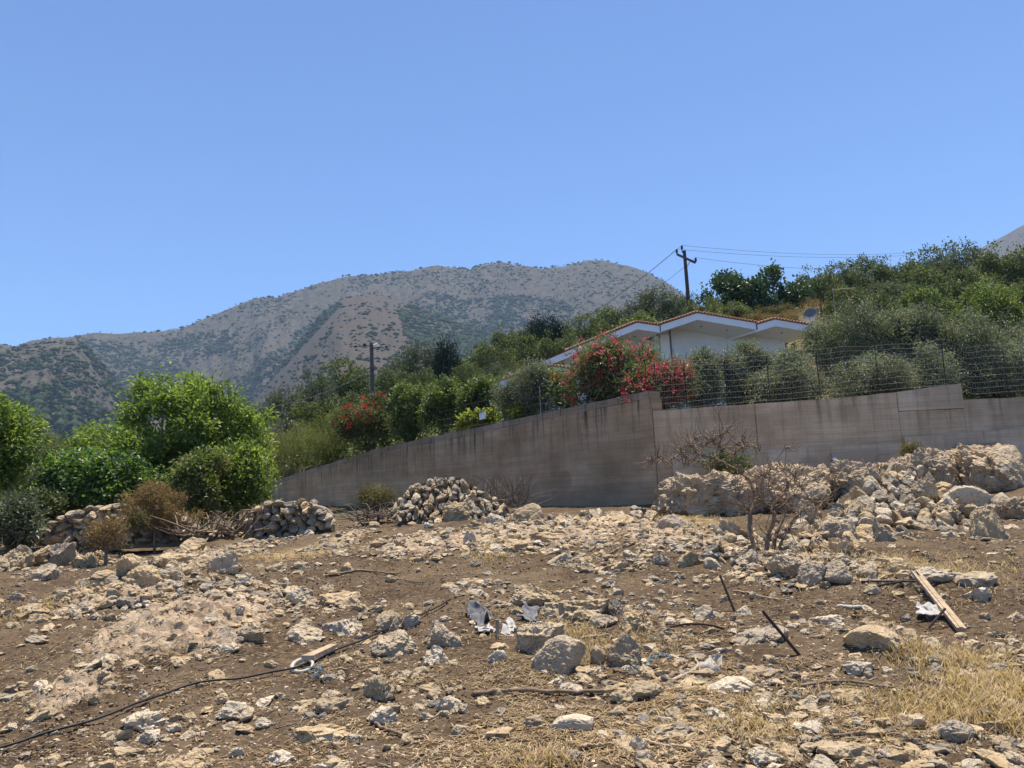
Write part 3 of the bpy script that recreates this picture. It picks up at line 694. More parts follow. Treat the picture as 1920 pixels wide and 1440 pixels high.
# satellite dish
q = at(1520, 592, 38.2); DI = tag(empty('satellite_dish', q), 'grey satellite dish beside the house roof above the big olive', 'dish')
V = []; F = []; nR = 6; nA = 20; ax = np.array([-0.55, -0.75, 0.36]); ax /= np.linalg.norm(ax); u = np.cross(ax, [0, 0, 1]); u /= np.linalg.norm(u); w = np.cross(u, ax)
for k in range(nR + 1):
    for j in range(nA):
        r = 0.36 * k / nR + 1e-4; A = 2 * math.pi * j / nA; V.append(u * math.cos(A) * r + w * math.sin(A) * r * 1.1 + ax * (r * r * 0.55))
for k in range(nR):
    for j in range(nA): F.append([k * nA + j, k * nA + (j + 1) % nA, (k + 1) * nA + (j + 1) % nA, (k + 1) * nA + j])
obj('reflector', mesh_np('reflector', np.array(V), np.array(F), M['grey_metal'], True), DI)
m = MB(); m.tube([-w * 0.4, ax * 0.5 - w * 0.1], 0.012, 6); m.build('feed_arm', M['grey_metal'], DI)
m = MB(); m.tube([ax * -0.03, ax * -0.2, ax * -0.2 + [0, 0, -2.6]], 0.03, 8); m.build('mast', M['galvanised'], DI)

# ------------------------------------------------------------------ poles and wires
def pole_ground(p_): return float(gz(np.array([p_[0]]), np.array([p_[1]]))[0])
PY = 62.0
tp, bp = at(1283, 470, PY), at(1293, 590, PY); dn = (bp - tp) / (tp[2] - bp[2]); bt = bp + dn * (bp[2] - pole_ground(bp) + 0.5)
PO = tag(empty('utility_pole', bt), 'tall dark leaning utility pole with one crossarm rising behind the house', 'utility pole')
m = MB(); m.tube([bt, tp], [0.20, 0.13], 10); inv(m.build('mast', M['pole_wood'], PO), PO)
ca, cb = at(1269, 476, PY - 0.35), at(1304, 492, PY - 0.05); m = MB(); up = np.array([0, 0, 0.09]); bk = np.array([0, .14, 0])
m.hexa([ca - up, cb - up, cb - up + bk, ca - up + bk], [ca + up, cb + up, cb + up + bk, ca + up + bk]); arm = inv(m.build('crossarm', M['grey_pole'], PO), PO)
INS = []
for a, b, c in ((1269, 467, 475), (1278.5, 460, 468), (1304.5, 483, 491)):
    q0, q1 = at(a, c + 1, PY - 0.15), at(a, b, PY - 0.15); m = MB(); m.tube([lerp(q0, q1, k) for k in (0, .3, .32, .5, .52, .75, .77, 1)], [.06, .06, .10, .10, .085, .085, .07, .05], 10); m.build('insulator', M['insulator_glaze'], arm); INS.append(q1)
m = MB(); a, b = at(1279, 471, PY - .15), at(1284, 476, PY); m.tube([a, b], 0.07, 6); inv(m.build('bracket', M['black_metal'], PO), PO)
m = MB(); m.tube([at(1294, 489, PY - .1), at(1289, 500, PY - .15)], 0.025, 5); inv(m.build('brace', M['galvanised'], PO), PO)
def cable(P0, P1, sag, r, name, label, mat='wire_dark', n_=40):
    P = np.array([lerp(P0, P1, t_) - np.array([0, 0, sag * 4 * t_ * (1 - t_)]) for t_ in np.linspace(0, 1, n_)]); m = MB(); m.tube(P, r, 4, False)
    return tag(m.build(name, M[mat]), label, 'wire')
for q, (ex_, ey_), w_ in zip(INS, ((1830, 464), (1835, 460), (1770, 492)), ('middle', 'topmost', 'lowest')):
    cable(q, at(ex_, ey_, 95), 1.0, 0.013, 'overhead_wire', f'{w_} of the three overhead wires running from the pole to the scrub hill')
for q, (ex_, ey_), w_ in zip(INS, ((880, 640), (900, 632), (905, 660)), ('middle', 'topmost', 'lowest')):
    cable(q, at(ex_, ey_, 150), 4.0, 0.016, 'overhead_wire', f'{w_} of the three overhead wires dropping leftwards from the pole past the mountain')
PL = 46.0
tp, bp = at(696.5, 643, PL), at(698.5, 745, PL); dn = (bp - tp) / (tp[2] - bp[2]); bt = bp + dn * (bp[2] - pole_ground(bp) + 0.4)
PO2 = tag(empty('utility_pole', bt), 'short grey street pole with lamp brackets above the red-flowered bush', 'utility pole')
m = MB(); m.tube([bt, tp, tp + [0, 0, .12]], [0.13, 0.115, 0.05], 10); inv(m.build('mast', M['grey_pole'], PO2), PO2)
for P_, r in (([(696, 650), (690, 648), (682, 648), (672, 649.5)], 0.04), ([(697, 653), (704, 651), (712, 651), (720, 652.5)], 0.04), ([(697, 655), (702, 654), (709, 654)], 0.018)):
    m = MB(); m.tube(curve([at(a, b, PL - 0.05) for a, b in P_], 10), r, 6); inv(m.build('bracket', M['grey_pole'], PO2), PO2)
for a, b in (((664, 650.5), (670, 649)), ((722, 651), (727, 649.5)), ((706, 655), (711, 654)), ((681, 646), (686, 645))):
    m = MB(); m.tube([at(*a, PL - .1), at(*b, PL - .1)], 0.055, 8); inv(m.build('insulator', M['insulator_glaze'], PO2), PO2)
for a, b in (((699.5, 647), (708.5, 645)), ((701, 650), (710, 648.5))):
    m = MB(); p0, p1 = at(*a, PL - .2), at(*b, PL - .2); m.tube([p0, lerp(p0, p1, .3), p1], [.03, .06, .05], 8); inv(m.build('lamp_head', M['white_paint'], PO2), PO2)
m = MB(); m.box(at(698, 691, PL - .1) + [-.02, -.08, -.1], at(698, 691, PL - .1) + [.18, .1, .1]); inv(m.build('junction_box', M['grey_pole'], PO2), PO2)
cable(at(698, 693, PL), at(478, 768, 34), 0.35, 0.022, 'service_cable', 'thick dark cable dropping from the street pole towards the green trees')
cable(at(700, 692, PL), at(765, 697, PL + 4), 0.12, 0.02, 'service_cable', 'short grey cable running from the street pole into the hedge')
# thin wooden frame on the hill
m = MB(); a, b = at(1563, 572, 55), at(1562, 543, 55); m.tube([a + [0, 0, -1.5], b], 0.035, 6); m.tube([b, at(1603, 540, 56)], 0.03, 6)
tag(m.build('trellis', M['pale_wood']), 'thin pale wooden post and rail standing among the hillside scrub', 'trellis')

# ------------------------------------------------------------------ rocks
def ico(lv):
    if lv not in ICO:
        bm = bmesh.new(); bmesh.ops.create_icosphere(bm, subdivisions=lv, radius=1.0)
        ICO[lv] = (np.array([v.co for v in bm.verts]), np.array([[v.index for v in f.verts] for f in bm.faces])); bm.free()
    return ICO[lv]
def rock_v(lv, seed, cuts=9, rough=0.16, lump=0.35, style='angular'):
    rg = np.random.default_rng(seed); v, f = ico(lv); v = v.copy()
    v = v * (1 + lump * (fbm(v * 1.1 + seed * 3.7, 2) - 0.5))[:, None] * 1.25
    if style == 'round': cuts = max(3, cuts // 3)
    for k in range(cuts):
        n_ = rg.normal(size=3); n_ /= np.linalg.norm(n_); d = rg.uniform(0.5, 0.85)
        s_ = v @ n_ - d; v = v - n_ * (np.maximum(s_, 0) * rg.uniform(0.75, 1.0))[:, None]
    if style == 'flat':
        v[:, 2] = np.clip(v[:, 2], -0.45, 0.45) + 0.12 * v[:, 2]
    if lv >= 3 and rough:
        nrm = v / (np.linalg.norm(v, axis=1)[:, None] + 1e-9)
        r1 = fbm(v * 2.6 + seed, 5, 0.62) - 0.5; r2 = np.abs(2 * fbm(v * 3.4 + seed * 1.7, 4, 0.6) - 1) - 0.4
        ax = rg.normal(size=3) * [.5, .5, 1]; ax /= np.linalg.norm(ax); sl_ = (v @ ax) * rg.uniform(3, 6) + 1.2 * r1
        lay = _h(np.floor(sl_), np.floor(sl_) * 0 + seed, np.floor(sl_) * 0) - 0.5                 # broken bedding layers
        v = v + nrm * (rough * (1.7 * r1 + 0.9 * r2 + (0.45 if style != 'round' else 0.15) * lay))[:, None]
    elif rough:
        v = v * (1 + rough * 0.8 * (rg.random(len(v)) - 0.5))[:, None]
    lo, hi = v.min(0), v.max(0); v = (v - (lo + hi) / 2) / (hi - lo); v[:, 2] += 0.5
    tp = 1.12 - 0.42 * v[:, 2] * (1 if style != 'flat' else 0.4); v[:, 0] *= tp; v[:, 1] *= tp                                   # broader at the foot
    return v, f
def rock_mesh(lv, seed, mat, **kw):
    v, f = rock_v(lv, seed, **kw); return mesh_np('rock', v, f, M[mat], False)
ROCKS = {}
def rlib(style, mat, lv=4, n_=8):
    k = (style, mat, lv)
    if k not in ROCKS: ROCKS[k] = [rock_mesh(lv, 100 * lv + 11 * q + len(ROCKS) * 37, mat, style=style, rough=0.30 if style != 'round' else 0.2) for q in range(n_)]
    return ROCKS[k]
MATS = {'tan': 'limestone', 'cream': 'limestone', 'pale': 'white_limestone', 'white': 'white_limestone', 'grey': 'grey_limestone', 'dark': 'grey_limestone'}
LAND = []          # landmarks for the labels of the smaller stones: (px, py, short name)
def put_rock(px_, py_, w, h, style, tone, name='rock', own=None, sink=0.3, rz=None, tilt=0.12, yoff=None, dep=0.85):
    q = hit(px_, py_) if yoff is None else at(px_, py_, yoff)
    Y = q[1]; W = w / FPX * Y * 1.08; H = h / FPX * Y * 1.15
    if own is not None: me = rock_mesh(5, own, MATS[tone], style=style, cuts=11 if style != 'round' else 6, rough=0.30 if style != 'round' else 0.2)
    else: me = random.choice(rlib(style, MATS[tone]))
    D = W * dep
    o = obj(name, me, None, q + np.array([0, D * 0.38, -H * sink]))
    o.scale = (W * 1.06, D, H); r = random.uniform(-0.35, 0.35) + random.choice([0, math.pi]) if rz is None else rz
    o.rotation_euler = (random.uniform(-tilt, tilt), random.uniform(-tilt, tilt), r)
    return o
HERO = [  # px, base py, width, height, style, tone, label, landmark name
 (1060, 1262, 98, 78, 'round', 'grey', 'largest weathered grey-brown boulder in the middle of the field', 'big grey-brown boulder'),
 (1168, 1250, 66, 72, 'angular', 'tan', 'tall leaning tan stone beside the largest grey-brown boulder', 'tall leaning stone'),
 (1128, 1245, 40, 46, 'angular', 'tan', 'small tan block wedged between the largest boulder and the tall leaning stone', None),
 (1020, 1222, 76, 62, 'flat', 'grey', 'smooth tilted grey slab propped behind the largest boulder', 'tilted grey slab'),
 (1082, 1166, 118, 44, 'flat', 'tan', 'long flat-topped tan slab, the widest loose stone in the field', 'long flat tan slab'),
 (1000, 1134, 88, 48, 'angular', 'tan', 'jagged tan stone with a raised left end above the torn cloth', 'jagged tan stone'),
 (1197, 1184, 58, 46, 'angular', 'tan', 'chunky tan stone with shaded undercut at the end of the long slab', 'undercut tan stone'),
 (1133, 1176, 52, 28, 'round', 'grey', 'low grey stone in front of the long flat tan slab', None),
 (1152, 1152, 36, 34, 'angular', 'grey', 'grey cube-like stone at the right end of the long flat slab', None),
 (828, 1214, 62, 64, 'angular', 'dark', 'upright dark pitted stone standing left of the torn cloth', 'upright pitted stone'),
 (733, 1230, 82, 52, 'angular', 'grey', 'log-shaped grey stone lying under the black hose', 'log-shaped stone'),
 (722, 1184, 50, 46, 'angular', 'tan', 'slanting tan wedge stone just above the black hose', 'slanting wedge stone'),
 (764, 1178, 46, 34, 'angular', 'pale', 'pale smooth stone leaning on the slanting wedge above the hose', None),
 (636, 1188, 66, 28, 'flat', 'pale', 'flat cream stone left of the slanting wedge stone', 'flat cream stone'),
 (632, 1136, 66, 30, 'flat', 'tan', 'sloping tan slab between the white block and the long stick', 'sloping tan slab'),
 (549, 1132, 42, 34, 'angular', 'white', 'bright white block standing out on the dark soil', 'bright white block'),
 (815, 1242, 42, 36, 'angular', 'pale', 'pale angular stone below the upright dark pitted stone', None),
 (710, 1314, 62, 50, 'angular', 'tan', 'wedge-shaped tan stone near the front, under the log-shaped stone', 'front wedge stone'),
 (620, 1338, 60, 30, 'flat', 'tan', 'low tan stone left of the front wedge-shaped stone', None),
 (714, 1356, 52, 34, 'angular', 'pale', 'pale broken stone directly below the front wedge-shaped stone', None),
 (1376, 1300, 86, 30, 'round', 'pale', 'smooth oval loaf-shaped pale stone near the dry grass', 'loaf-shaped pale stone'),
 (1216, 1312, 68, 36, 'angular', 'tan', 'rectangular tan stone at the right end of the long front stick', 'rectangular tan stone'),
 (1172, 1318, 50, 26, 'angular', 'tan', 'rough tan stone touching the long front stick', None),
 (1078, 1372, 76, 30, 'round', 'pale', 'smooth oval pale stone close to the front, below the long stick', 'front oval stone'),
 (845, 1334, 48, 28, 'angular', 'pale', 'pale blunt stone at the left end of the long front stick', None),
 (1440, 1432, 52, 34, 'angular', 'pale', 'pale notched stone at the bottom edge of the picture', 'notched front stone'),
 (1812, 1388, 68, 40, 'round', 'grey', 'grey rounded stone in front of the dry grass', 'grey front stone'),
 (1596, 1426, 84, 28, 'flat', 'tan', 'flat tan stone at the bottom edge left of the grey rounded stone', None),
 (1596, 1318, 60, 24, 'flat', 'tan', 'flat tan stone at the left edge of the dry grass', None),
 (1618, 1262, 54, 24, 'flat', 'pale', 'thin pale stone between the low mound and the dry grass', None),
 (252, 1368, 74, 34, 'angular', 'pale', 'pale double-humped stone beside the black hose in the lower left', 'humped pale stone'),
 (272, 1392, 54, 24, 'angular', 'pale', 'pale stone just below the double-humped stone by the hose', None),
 (322, 1372, 26, 16, 'round', 'white', 'small white cobble right of the double-humped stone', None),
 (432, 1348, 60, 34, 'angular', 'pale', 'pale cracked stone between the hose and the front edge', 'cracked pale stone'),
 (597, 1386, 86, 22, 'flat', 'tan', 'long thin flat stone near the front, left of centre', 'thin front stone'),
 (494, 1364, 36, 22, 'angular', 'white', 'small white angular stone right of the pale cracked stone', None),
 (182, 1252, 60, 28, 'angular', 'pale', 'pale jagged stone in bare soil below the bedrock sheet', 'jagged pale stone'),
 (332, 1246, 42, 14, 'flat', 'tan', 'thin flat stone right of the pale jagged stone', None),
 (420, 1222, 40, 18, 'round', 'white', 'white oval stone at the lower end of the bedrock sheet', 'white oval stone'),
 (464, 1200, 54, 32, 'angular', 'tan', 'tan stone with shaded front below the bedrock sheet', None),
 (566, 1200, 62, 36, 'angular', 'grey', 'greyish tapering stone left of the flat cream stone', None),
 (266, 1098, 66, 44, 'round', 'tan', 'round drum-like tan boulder in front of the left rock cluster', 'drum-like boulder'),
 (192, 1092, 54, 28, 'angular', 'tan', 'low straight-edged block left of the drum-like boulder', None),
 (238, 1078, 56, 52, 'round', 'tan', 'tall rounded boulder behind the drum-like boulder', None),
 (322, 1088, 48, 38, 'angular', 'grey', 'knobbly grey stone right of the drum-like boulder', None),
 (374, 1066, 58, 32, 'round', 'tan', 'smooth tan boulder leaning on the dark big block', None),
 (414, 1072, 62, 58, 'angular', 'dark', 'big dark grey block at the right end of the left rock cluster', 'big dark block'),
 (318, 1058, 66, 26, 'flat', 'tan', 'flat tan slab lying across the left rock cluster', None),
 (345, 1040, 62, 40, 'angular', 'tan', 'tan boulder on the crest of the left rock cluster', None),
 (296, 1056, 48, 34, 'angular', 'grey', 'grey-faced boulder in the middle of the left rock cluster', None),
 (104, 1060, 38, 54, 'flat', 'grey', 'upright tilted slab standing in the left rock cluster', 'upright tilted slab'),
 (62, 1056, 62, 42, 'angular', 'tan', 'square tan boulder left of the upright tilted slab', None),
 (152, 1062, 78, 38, 'angular', 'tan', 'long layered boulder right of the upright tilted slab', None),
 (74, 1088, 42, 40, 'angular', 'dark', 'dark hollowed stone below the upright tilted slab', None),
 (14, 1068, 56, 56, 'angular', 'tan', 'large tan rock cut by the left edge of the picture', None),
 (160, 1028, 50, 34, 'round', 'grey', 'rounded grey stone under the left dry stone wall', None),
 (28, 1124, 34, 18, 'angular', 'grey', 'small dark cube of stone on bare soil near the left edge', 'small dark cube'),
 (8, 1158, 26, 20, 'angular', 'tan', 'small tan block at the left edge below the dark cube', None),
 (58, 1204, 34, 18, 'angular', 'grey', 'pointed grey stone alone on the soil at far left', None),
 (452, 1098, 44, 30, 'angular', 'pale', 'pale flat-topped stone below the big dark block', 'pale flat-topped stone'),
 (390, 1108, 44, 22, 'angular', 'grey', 'low jagged stone left of the pale flat-topped stone', None),
 (514, 1070, 34, 16, 'flat', 'tan', 'first of two low stones right of the big dark block', None),
 (558, 1066, 32, 18, 'flat', 'grey', 'second of two low stones right of the big dark block, the greyer one', None),
 (1536, 1096, 66, 54, 'round', 'grey', 'round grey boulder like a ball beside the trampled soil', 'round grey boulder'),
 (1478, 1080, 62, 48, 'angular', 'dark', 'dark blocky boulder left of the round grey boulder', 'dark blocky boulder'),
 (1578, 1092, 56, 48, 'round', 'grey', 'egg-shaped grey boulder right of the round grey boulder', None),
 (1640, 1088, 46, 42, 'round', 'grey', 'grey upright boulder third along from the dark blocky boulder', None),
 (1690, 1068, 44, 30, 'round', 'tan', 'tan stone half hidden in straw above the splintered plank', None),
 (1764, 1090, 64, 34, 'angular', 'pale', 'pale holed stone just above the splintered plank', 'holed pale stone'),
 (1840, 1100, 76, 30, 'flat', 'grey', 'grey layered slab right of the pale holed stone', None),
 (1846, 1126, 50, 34, 'angular', 'pale', 'pale block behind the dry bush by the plank', None),
 (1376, 1012, 62, 54, 'angular', 'grey', 'white-flecked grey boulder left of the dead tree trunk', 'white-flecked boulder'),
 (1298, 1058, 44, 32, 'angular', 'tan', 'tan cube with a lit top below the white-flecked boulder', None),
 (1242, 1056, 32, 24, 'round', 'grey', 'small grey stone left of the lit tan cube', None),
 (1408, 1056, 46, 34, 'angular', 'dark', 'dark stone at the foot of the dead tree', None),
 (1268, 990, 58, 34, 'round', 'grey', 'rounded boulder under the shaded rock ledge', None),
 (1158, 985, 76, 30, 'angular', 'tan', 'long pale-topped boulder below the wall corner', 'pale-topped boulder'),
 (988, 974, 56, 40, 'round', 'tan', 'rounded tan boulder at the foot of the stained concrete wall', 'rounded wall-foot boulder'),
 (930, 980, 40, 26, 'angular', 'pale', 'tilted pale stone between the stone heap and the rounded tan boulder', None),
 (878, 1020, 24, 30, 'angular', 'pale', 'small upright pale stone on the bedrock band', None),
 (966, 1030, 52, 26, 'angular', 'tan', 'pair-topped tan stone right of the small upright pale stone', None),
 (1030, 1010, 60, 16, 'flat', 'tan', 'long narrow ledge stone set in the bedrock band', None),
 (1050, 1056, 44, 24, 'round', 'grey', 'grey mound stone on the near edge of the bedrock band', None),
 (1322, 1160, 42, 30, 'angular', 'pale', 'pale stone left of the standing iron rod', None),
 (1402, 1152, 30, 20, 'round', 'pale', 'round pale cobble right of the standing iron rod', 'round pale cobble'),
 (1456, 1206, 62, 36, 'angular', 'grey', 'grey stone with the leaning iron rod across it', None),
 (1412, 1204, 62, 22, 'flat', 'grey', 'low dark slab left of the leaning iron rod', None),
 (1258, 1190, 34, 18, 'angular', 'tan', 'little tan stone under the arched iron rod', None),
 (1652, 1216, 96, 46, 'round', 'tan', 'low mound-like tan rock left of the splintered plank', 'mound-like rock'),
 (1560, 1170, 50, 18, 'flat', 'pale', 'pale flat stone between the round boulder and the mound-like rock', None),
 (1000, 1362, 40, 22, 'angular', 'tan', 'rough tan stone left of the front oval stone', None),
 (1345, 1352, 46, 24, 'angular', 'white', 'white lumpy stone with a dark shadow near the front', 'white lumpy stone'),
 (1212, 1432, 38, 26, 'round', 'grey', 'grey cobble at the bottom edge near the centre', None),
 (935, 1382, 44, 14, 'flat', 'tan', 'thin tan flake near the front left of the oval stone', None),
 (520, 1432, 50, 22, 'angular', 'pale', 'pale ragged stone at the bottom edge under the cracked stone', None)]
for k, (a, b, w, h, st, tn, lb, ln) in enumerate(HERO):
    tag(put_rock(a, b + 2, w * 1.05, h, st, tn, own=500 + k if w * h > 2600 else None), lb, 'rock', 'loose rocks lying on the field')
    if ln: LAND.append((a, b - h / 2, ln))
LAND += [(1740, 1130, 'splintered plank'), (905, 1175, 'torn cloth'), (1020, 1302, 'long front stick'), (1365, 1115, 'standing iron rod'), (1465, 1190, 'leaning iron rod'), (1297, 1178, 'arched iron rod'),
         (330, 1310, 'black hose'), (330, 1170, 'bedrock sheet'), (560, 1252, 'white plastic ring'), (690, 1052, 'forked branch'), (1415, 1010, 'dead tree'), (540, 975, 'short dry stone wall'), (835, 935, 'stone heap'),
         (1335, 1250, 'tuft of white wool'), (1850, 1270, 'dry grass'), (120, 1310, 'pinkish bedrock dome')]

# medium stones: each its own thing, labelled by look and by its neighbours
def dens_img(x, y):
    d = 0.55
    for cx, cy_, rx, ry, k in ((640, 1140, 260, 90, 0.6), (1100, 1190, 260, 90, 0.4), (1600, 1120, 330, 120, 1.0), (1000, 1000, 460, 45, 0.8), (200, 1070, 260, 50, 0.8), (1000, 1350, 500, 60, 0.25), (1180, 1040, 200, 40, 0.4), (330, 1370, 260, 60, 0.3)):
        d += k * math.exp(-((x - cx) / rx) ** 2 - ((y - cy_) / ry) ** 2)
    for cx, cy_, rx, ry, k in ((150, 1210, 220, 60, 0.5), (1420, 1200, 160, 70, 0.2), (1840, 1290, 150, 80, 0.45), (1030, 1090, 200, 25, 0.3), (330, 1160, 160, 50, 0.5)):
        d -= k * math.exp(-((x - cx) / rx) ** 2 - ((y - cy_) / ry) ** 2)
    return d
pts = [(a, b, w) for a, b, w, *_ in HERO]; AUTO = []
while len(AUTO) < 200:
    x, y = random.uniform(5, 1915), 975 + 460 * random.random() ** 1.15
    if x < 420 and y < 1025 or x > 1560 and y < 1035 or (x > 1200 and y < 985): continue
    if random.random() > dens_img(x, y) / 1.6: continue
    w = random.uniform(15, 27) * (1.35 if random.random() < 0.2 else 1) * (0.75 + 0.4 * (y - 975) / 460)
    if any(abs(x - a) < (w + c) * 0.55 and abs(y - b) < (w + c) * 0.33 for a, b, c in pts): continue
    pts.append((x, y, w)); AUTO.append((x, y, w))
SEEN = set()
def rel(x, y, L):
    dx, dy = x - L[0], y - L[1]
    if abs(dx) > 1.6 * abs(dy): return 'right of' if dx > 0 else 'left of'
    return 'in front of' if dy > 0 else 'behind'
for x, y, w in sorted(AUTO, key=lambda q: -q[2]):
    st = random.choice(['angular', 'angular', 'round', 'flat']); tn = random.choice(['tan', 'cream', 'pale', 'grey', 'tan', 'cream'])
    h = w * {'angular': 0.68, 'round': 0.62, 'flat': 0.36}[st] * random.uniform(0.85, 1.15)
    o = put_rock(x, y, w, h, st, tn, name='stone', tilt=0.25)
    near = sorted(LAND, key=lambda L: (L[0] - x) ** 2 + 3 * (L[1] - y) ** 2)
    ad = {'angular': 'angular', 'round': 'rounded', 'flat': 'flat'}[st]; co = {'tan': 'tan', 'cream': 'cream', 'pale': 'whitish', 'grey': 'grey'}[tn]; sz = 'fist-sized' if w > 24 else 'small'
    done_ = False
    for j in range(0, 5):
        L = near[j]
        for lb in (f'{sz} {ad} {co} stone just {rel(x, y, L)} the {L[2]}' if j == 0 else f'{sz} {ad} {co} stone {rel(x, y, near[0])} the {near[0][2]}, towards the {L[2]}',):
            if lb not in SEEN and len(lb.split()) <= 16: SEEN.add(lb); tag(o, lb, 'stone', 'smaller stones scattered over the field'); done_ = True; break
        if done_: break
    if not done_:
        lb = f'{sz} {ad} {co} stone out on its own between {near[0][2]} and {near[5][2]}'; SEEN.add(lb); tag(o, lb, 'stone', 'smaller stones scattered over the field')

# gravel and chips: beyond counting
def gravel(name, label, N, smin, smax, lv, mat, ylim, seed, tlo=0.0, only=0.0):
    rg = np.random.default_rng(seed); out = []
    px_ = rg.uniform(-120, 2040, N * 4); Y = np.exp(rg.uniform(math.log(ylim[0]), math.log(ylim[1]), N * 4)); X = (px_ - 960) / FPX * Y
    d = fb2(X, Y, 0.7, 4, seed) ; rk = zone(ROCK_Z, X, Y); dr = zone(DRY_Z, X, Y)
    k = rg.random(N * 4) < ss(0.43, 0.6, d) * 0.95 + 0.05 + 0.3 * rk - 0.3 * dr
    k &= sd_wall(X, Y) < -0.3
    if mat == 'soil_clod': k &= rk < 0.3
    if only: k = (rk * 1.1 + 0.25 * (d - 0.5) > only) & (sd_wall(X, Y) < -0.3)
    X, Y = X[k][:N], Y[k][:N]; n_ = len(X); Z = gz(X, Y)
    s = smin * (smax / smin) ** (rg.random(n_) ** 2.2)
    if_ = np.array([[0, 2, 3], [0, 3, 1], [4, 5, 7], [4, 7, 6], [0, 1, 5], [0, 5, 4], [2, 6, 7], [2, 7, 3], [0, 4, 6], [0, 6, 2], [1, 3, 7], [1, 7, 5]]); nv = 8
    lib = []
    for q in range(24):
        cb = np.array([[a, b, c] for c in (-.5, .5) for b in (-.5, .5) for a in (-.5, .5)]) + rg.uniform(-.24, .24, (8, 3)); cb[4:, :2] *= rg.uniform(.45, .95); lib.append(cb + [0, 0, 0.12])
    lib = np.array(lib); V = lib[rg.integers(0, 24, n_)]
    A = rg.uniform(0, 2 * math.pi, n_); ca, sa = np.cos(A), np.sin(A)
    sx, sy, sz_ = s * rg.uniform(0.8, 1.6, n_), s * rg.uniform(0.7, 1.2, n_), s * rg.uniform(0.35, 0.85, n_)
    V = V * np.stack([sx, sy, sz_], -1)[:, None, :]
    V = np.stack([V[..., 0] * ca[:, None] - V[..., 1] * sa[:, None], V[..., 0] * sa[:, None] + V[..., 1] * ca[:, None], V[..., 2]], -1) + np.stack([X, Y, Z], -1)[:, None, :]
    F = if_[None] + (np.arange(n_) * nv)[:, None, None]
    me = mesh_np(name, V.reshape(-1, 3), F.reshape(-1, 3), M[mat], False, {'tint': np.repeat(tlo + (1 - tlo) * rg.random(n_), nv)})
    return tag(obj(name, me), label, 'gravel', kind='stuff')
t = NT('gravel_stone'); nz = t.noise(30, t.pos(), 4, 0.7); a = t.attr('tint')
c = t.ramp(a, [(0.0, (0.10, 0.07, 0.044)), (0.3, (0.26, 0.185, 0.112)), (0.65, (0.44, 0.335, 0.21)), (1.0, (0.62, 0.505, 0.355))])
M['gravel_stone'] = t.done(t.mix(t.ramp(nz, [(0.4, 0.0), (0.75, 0.4)]), c, (0.16, 0.13, 0.10)), t.bump(nz, 0.5, 0.01), 0.95)
gravel('gravel', 'small cream and brown stone chips strewn over the whole field', 19000, 0.008, 0.03, 0, 'gravel_stone', (3.2, 19.5), 41)
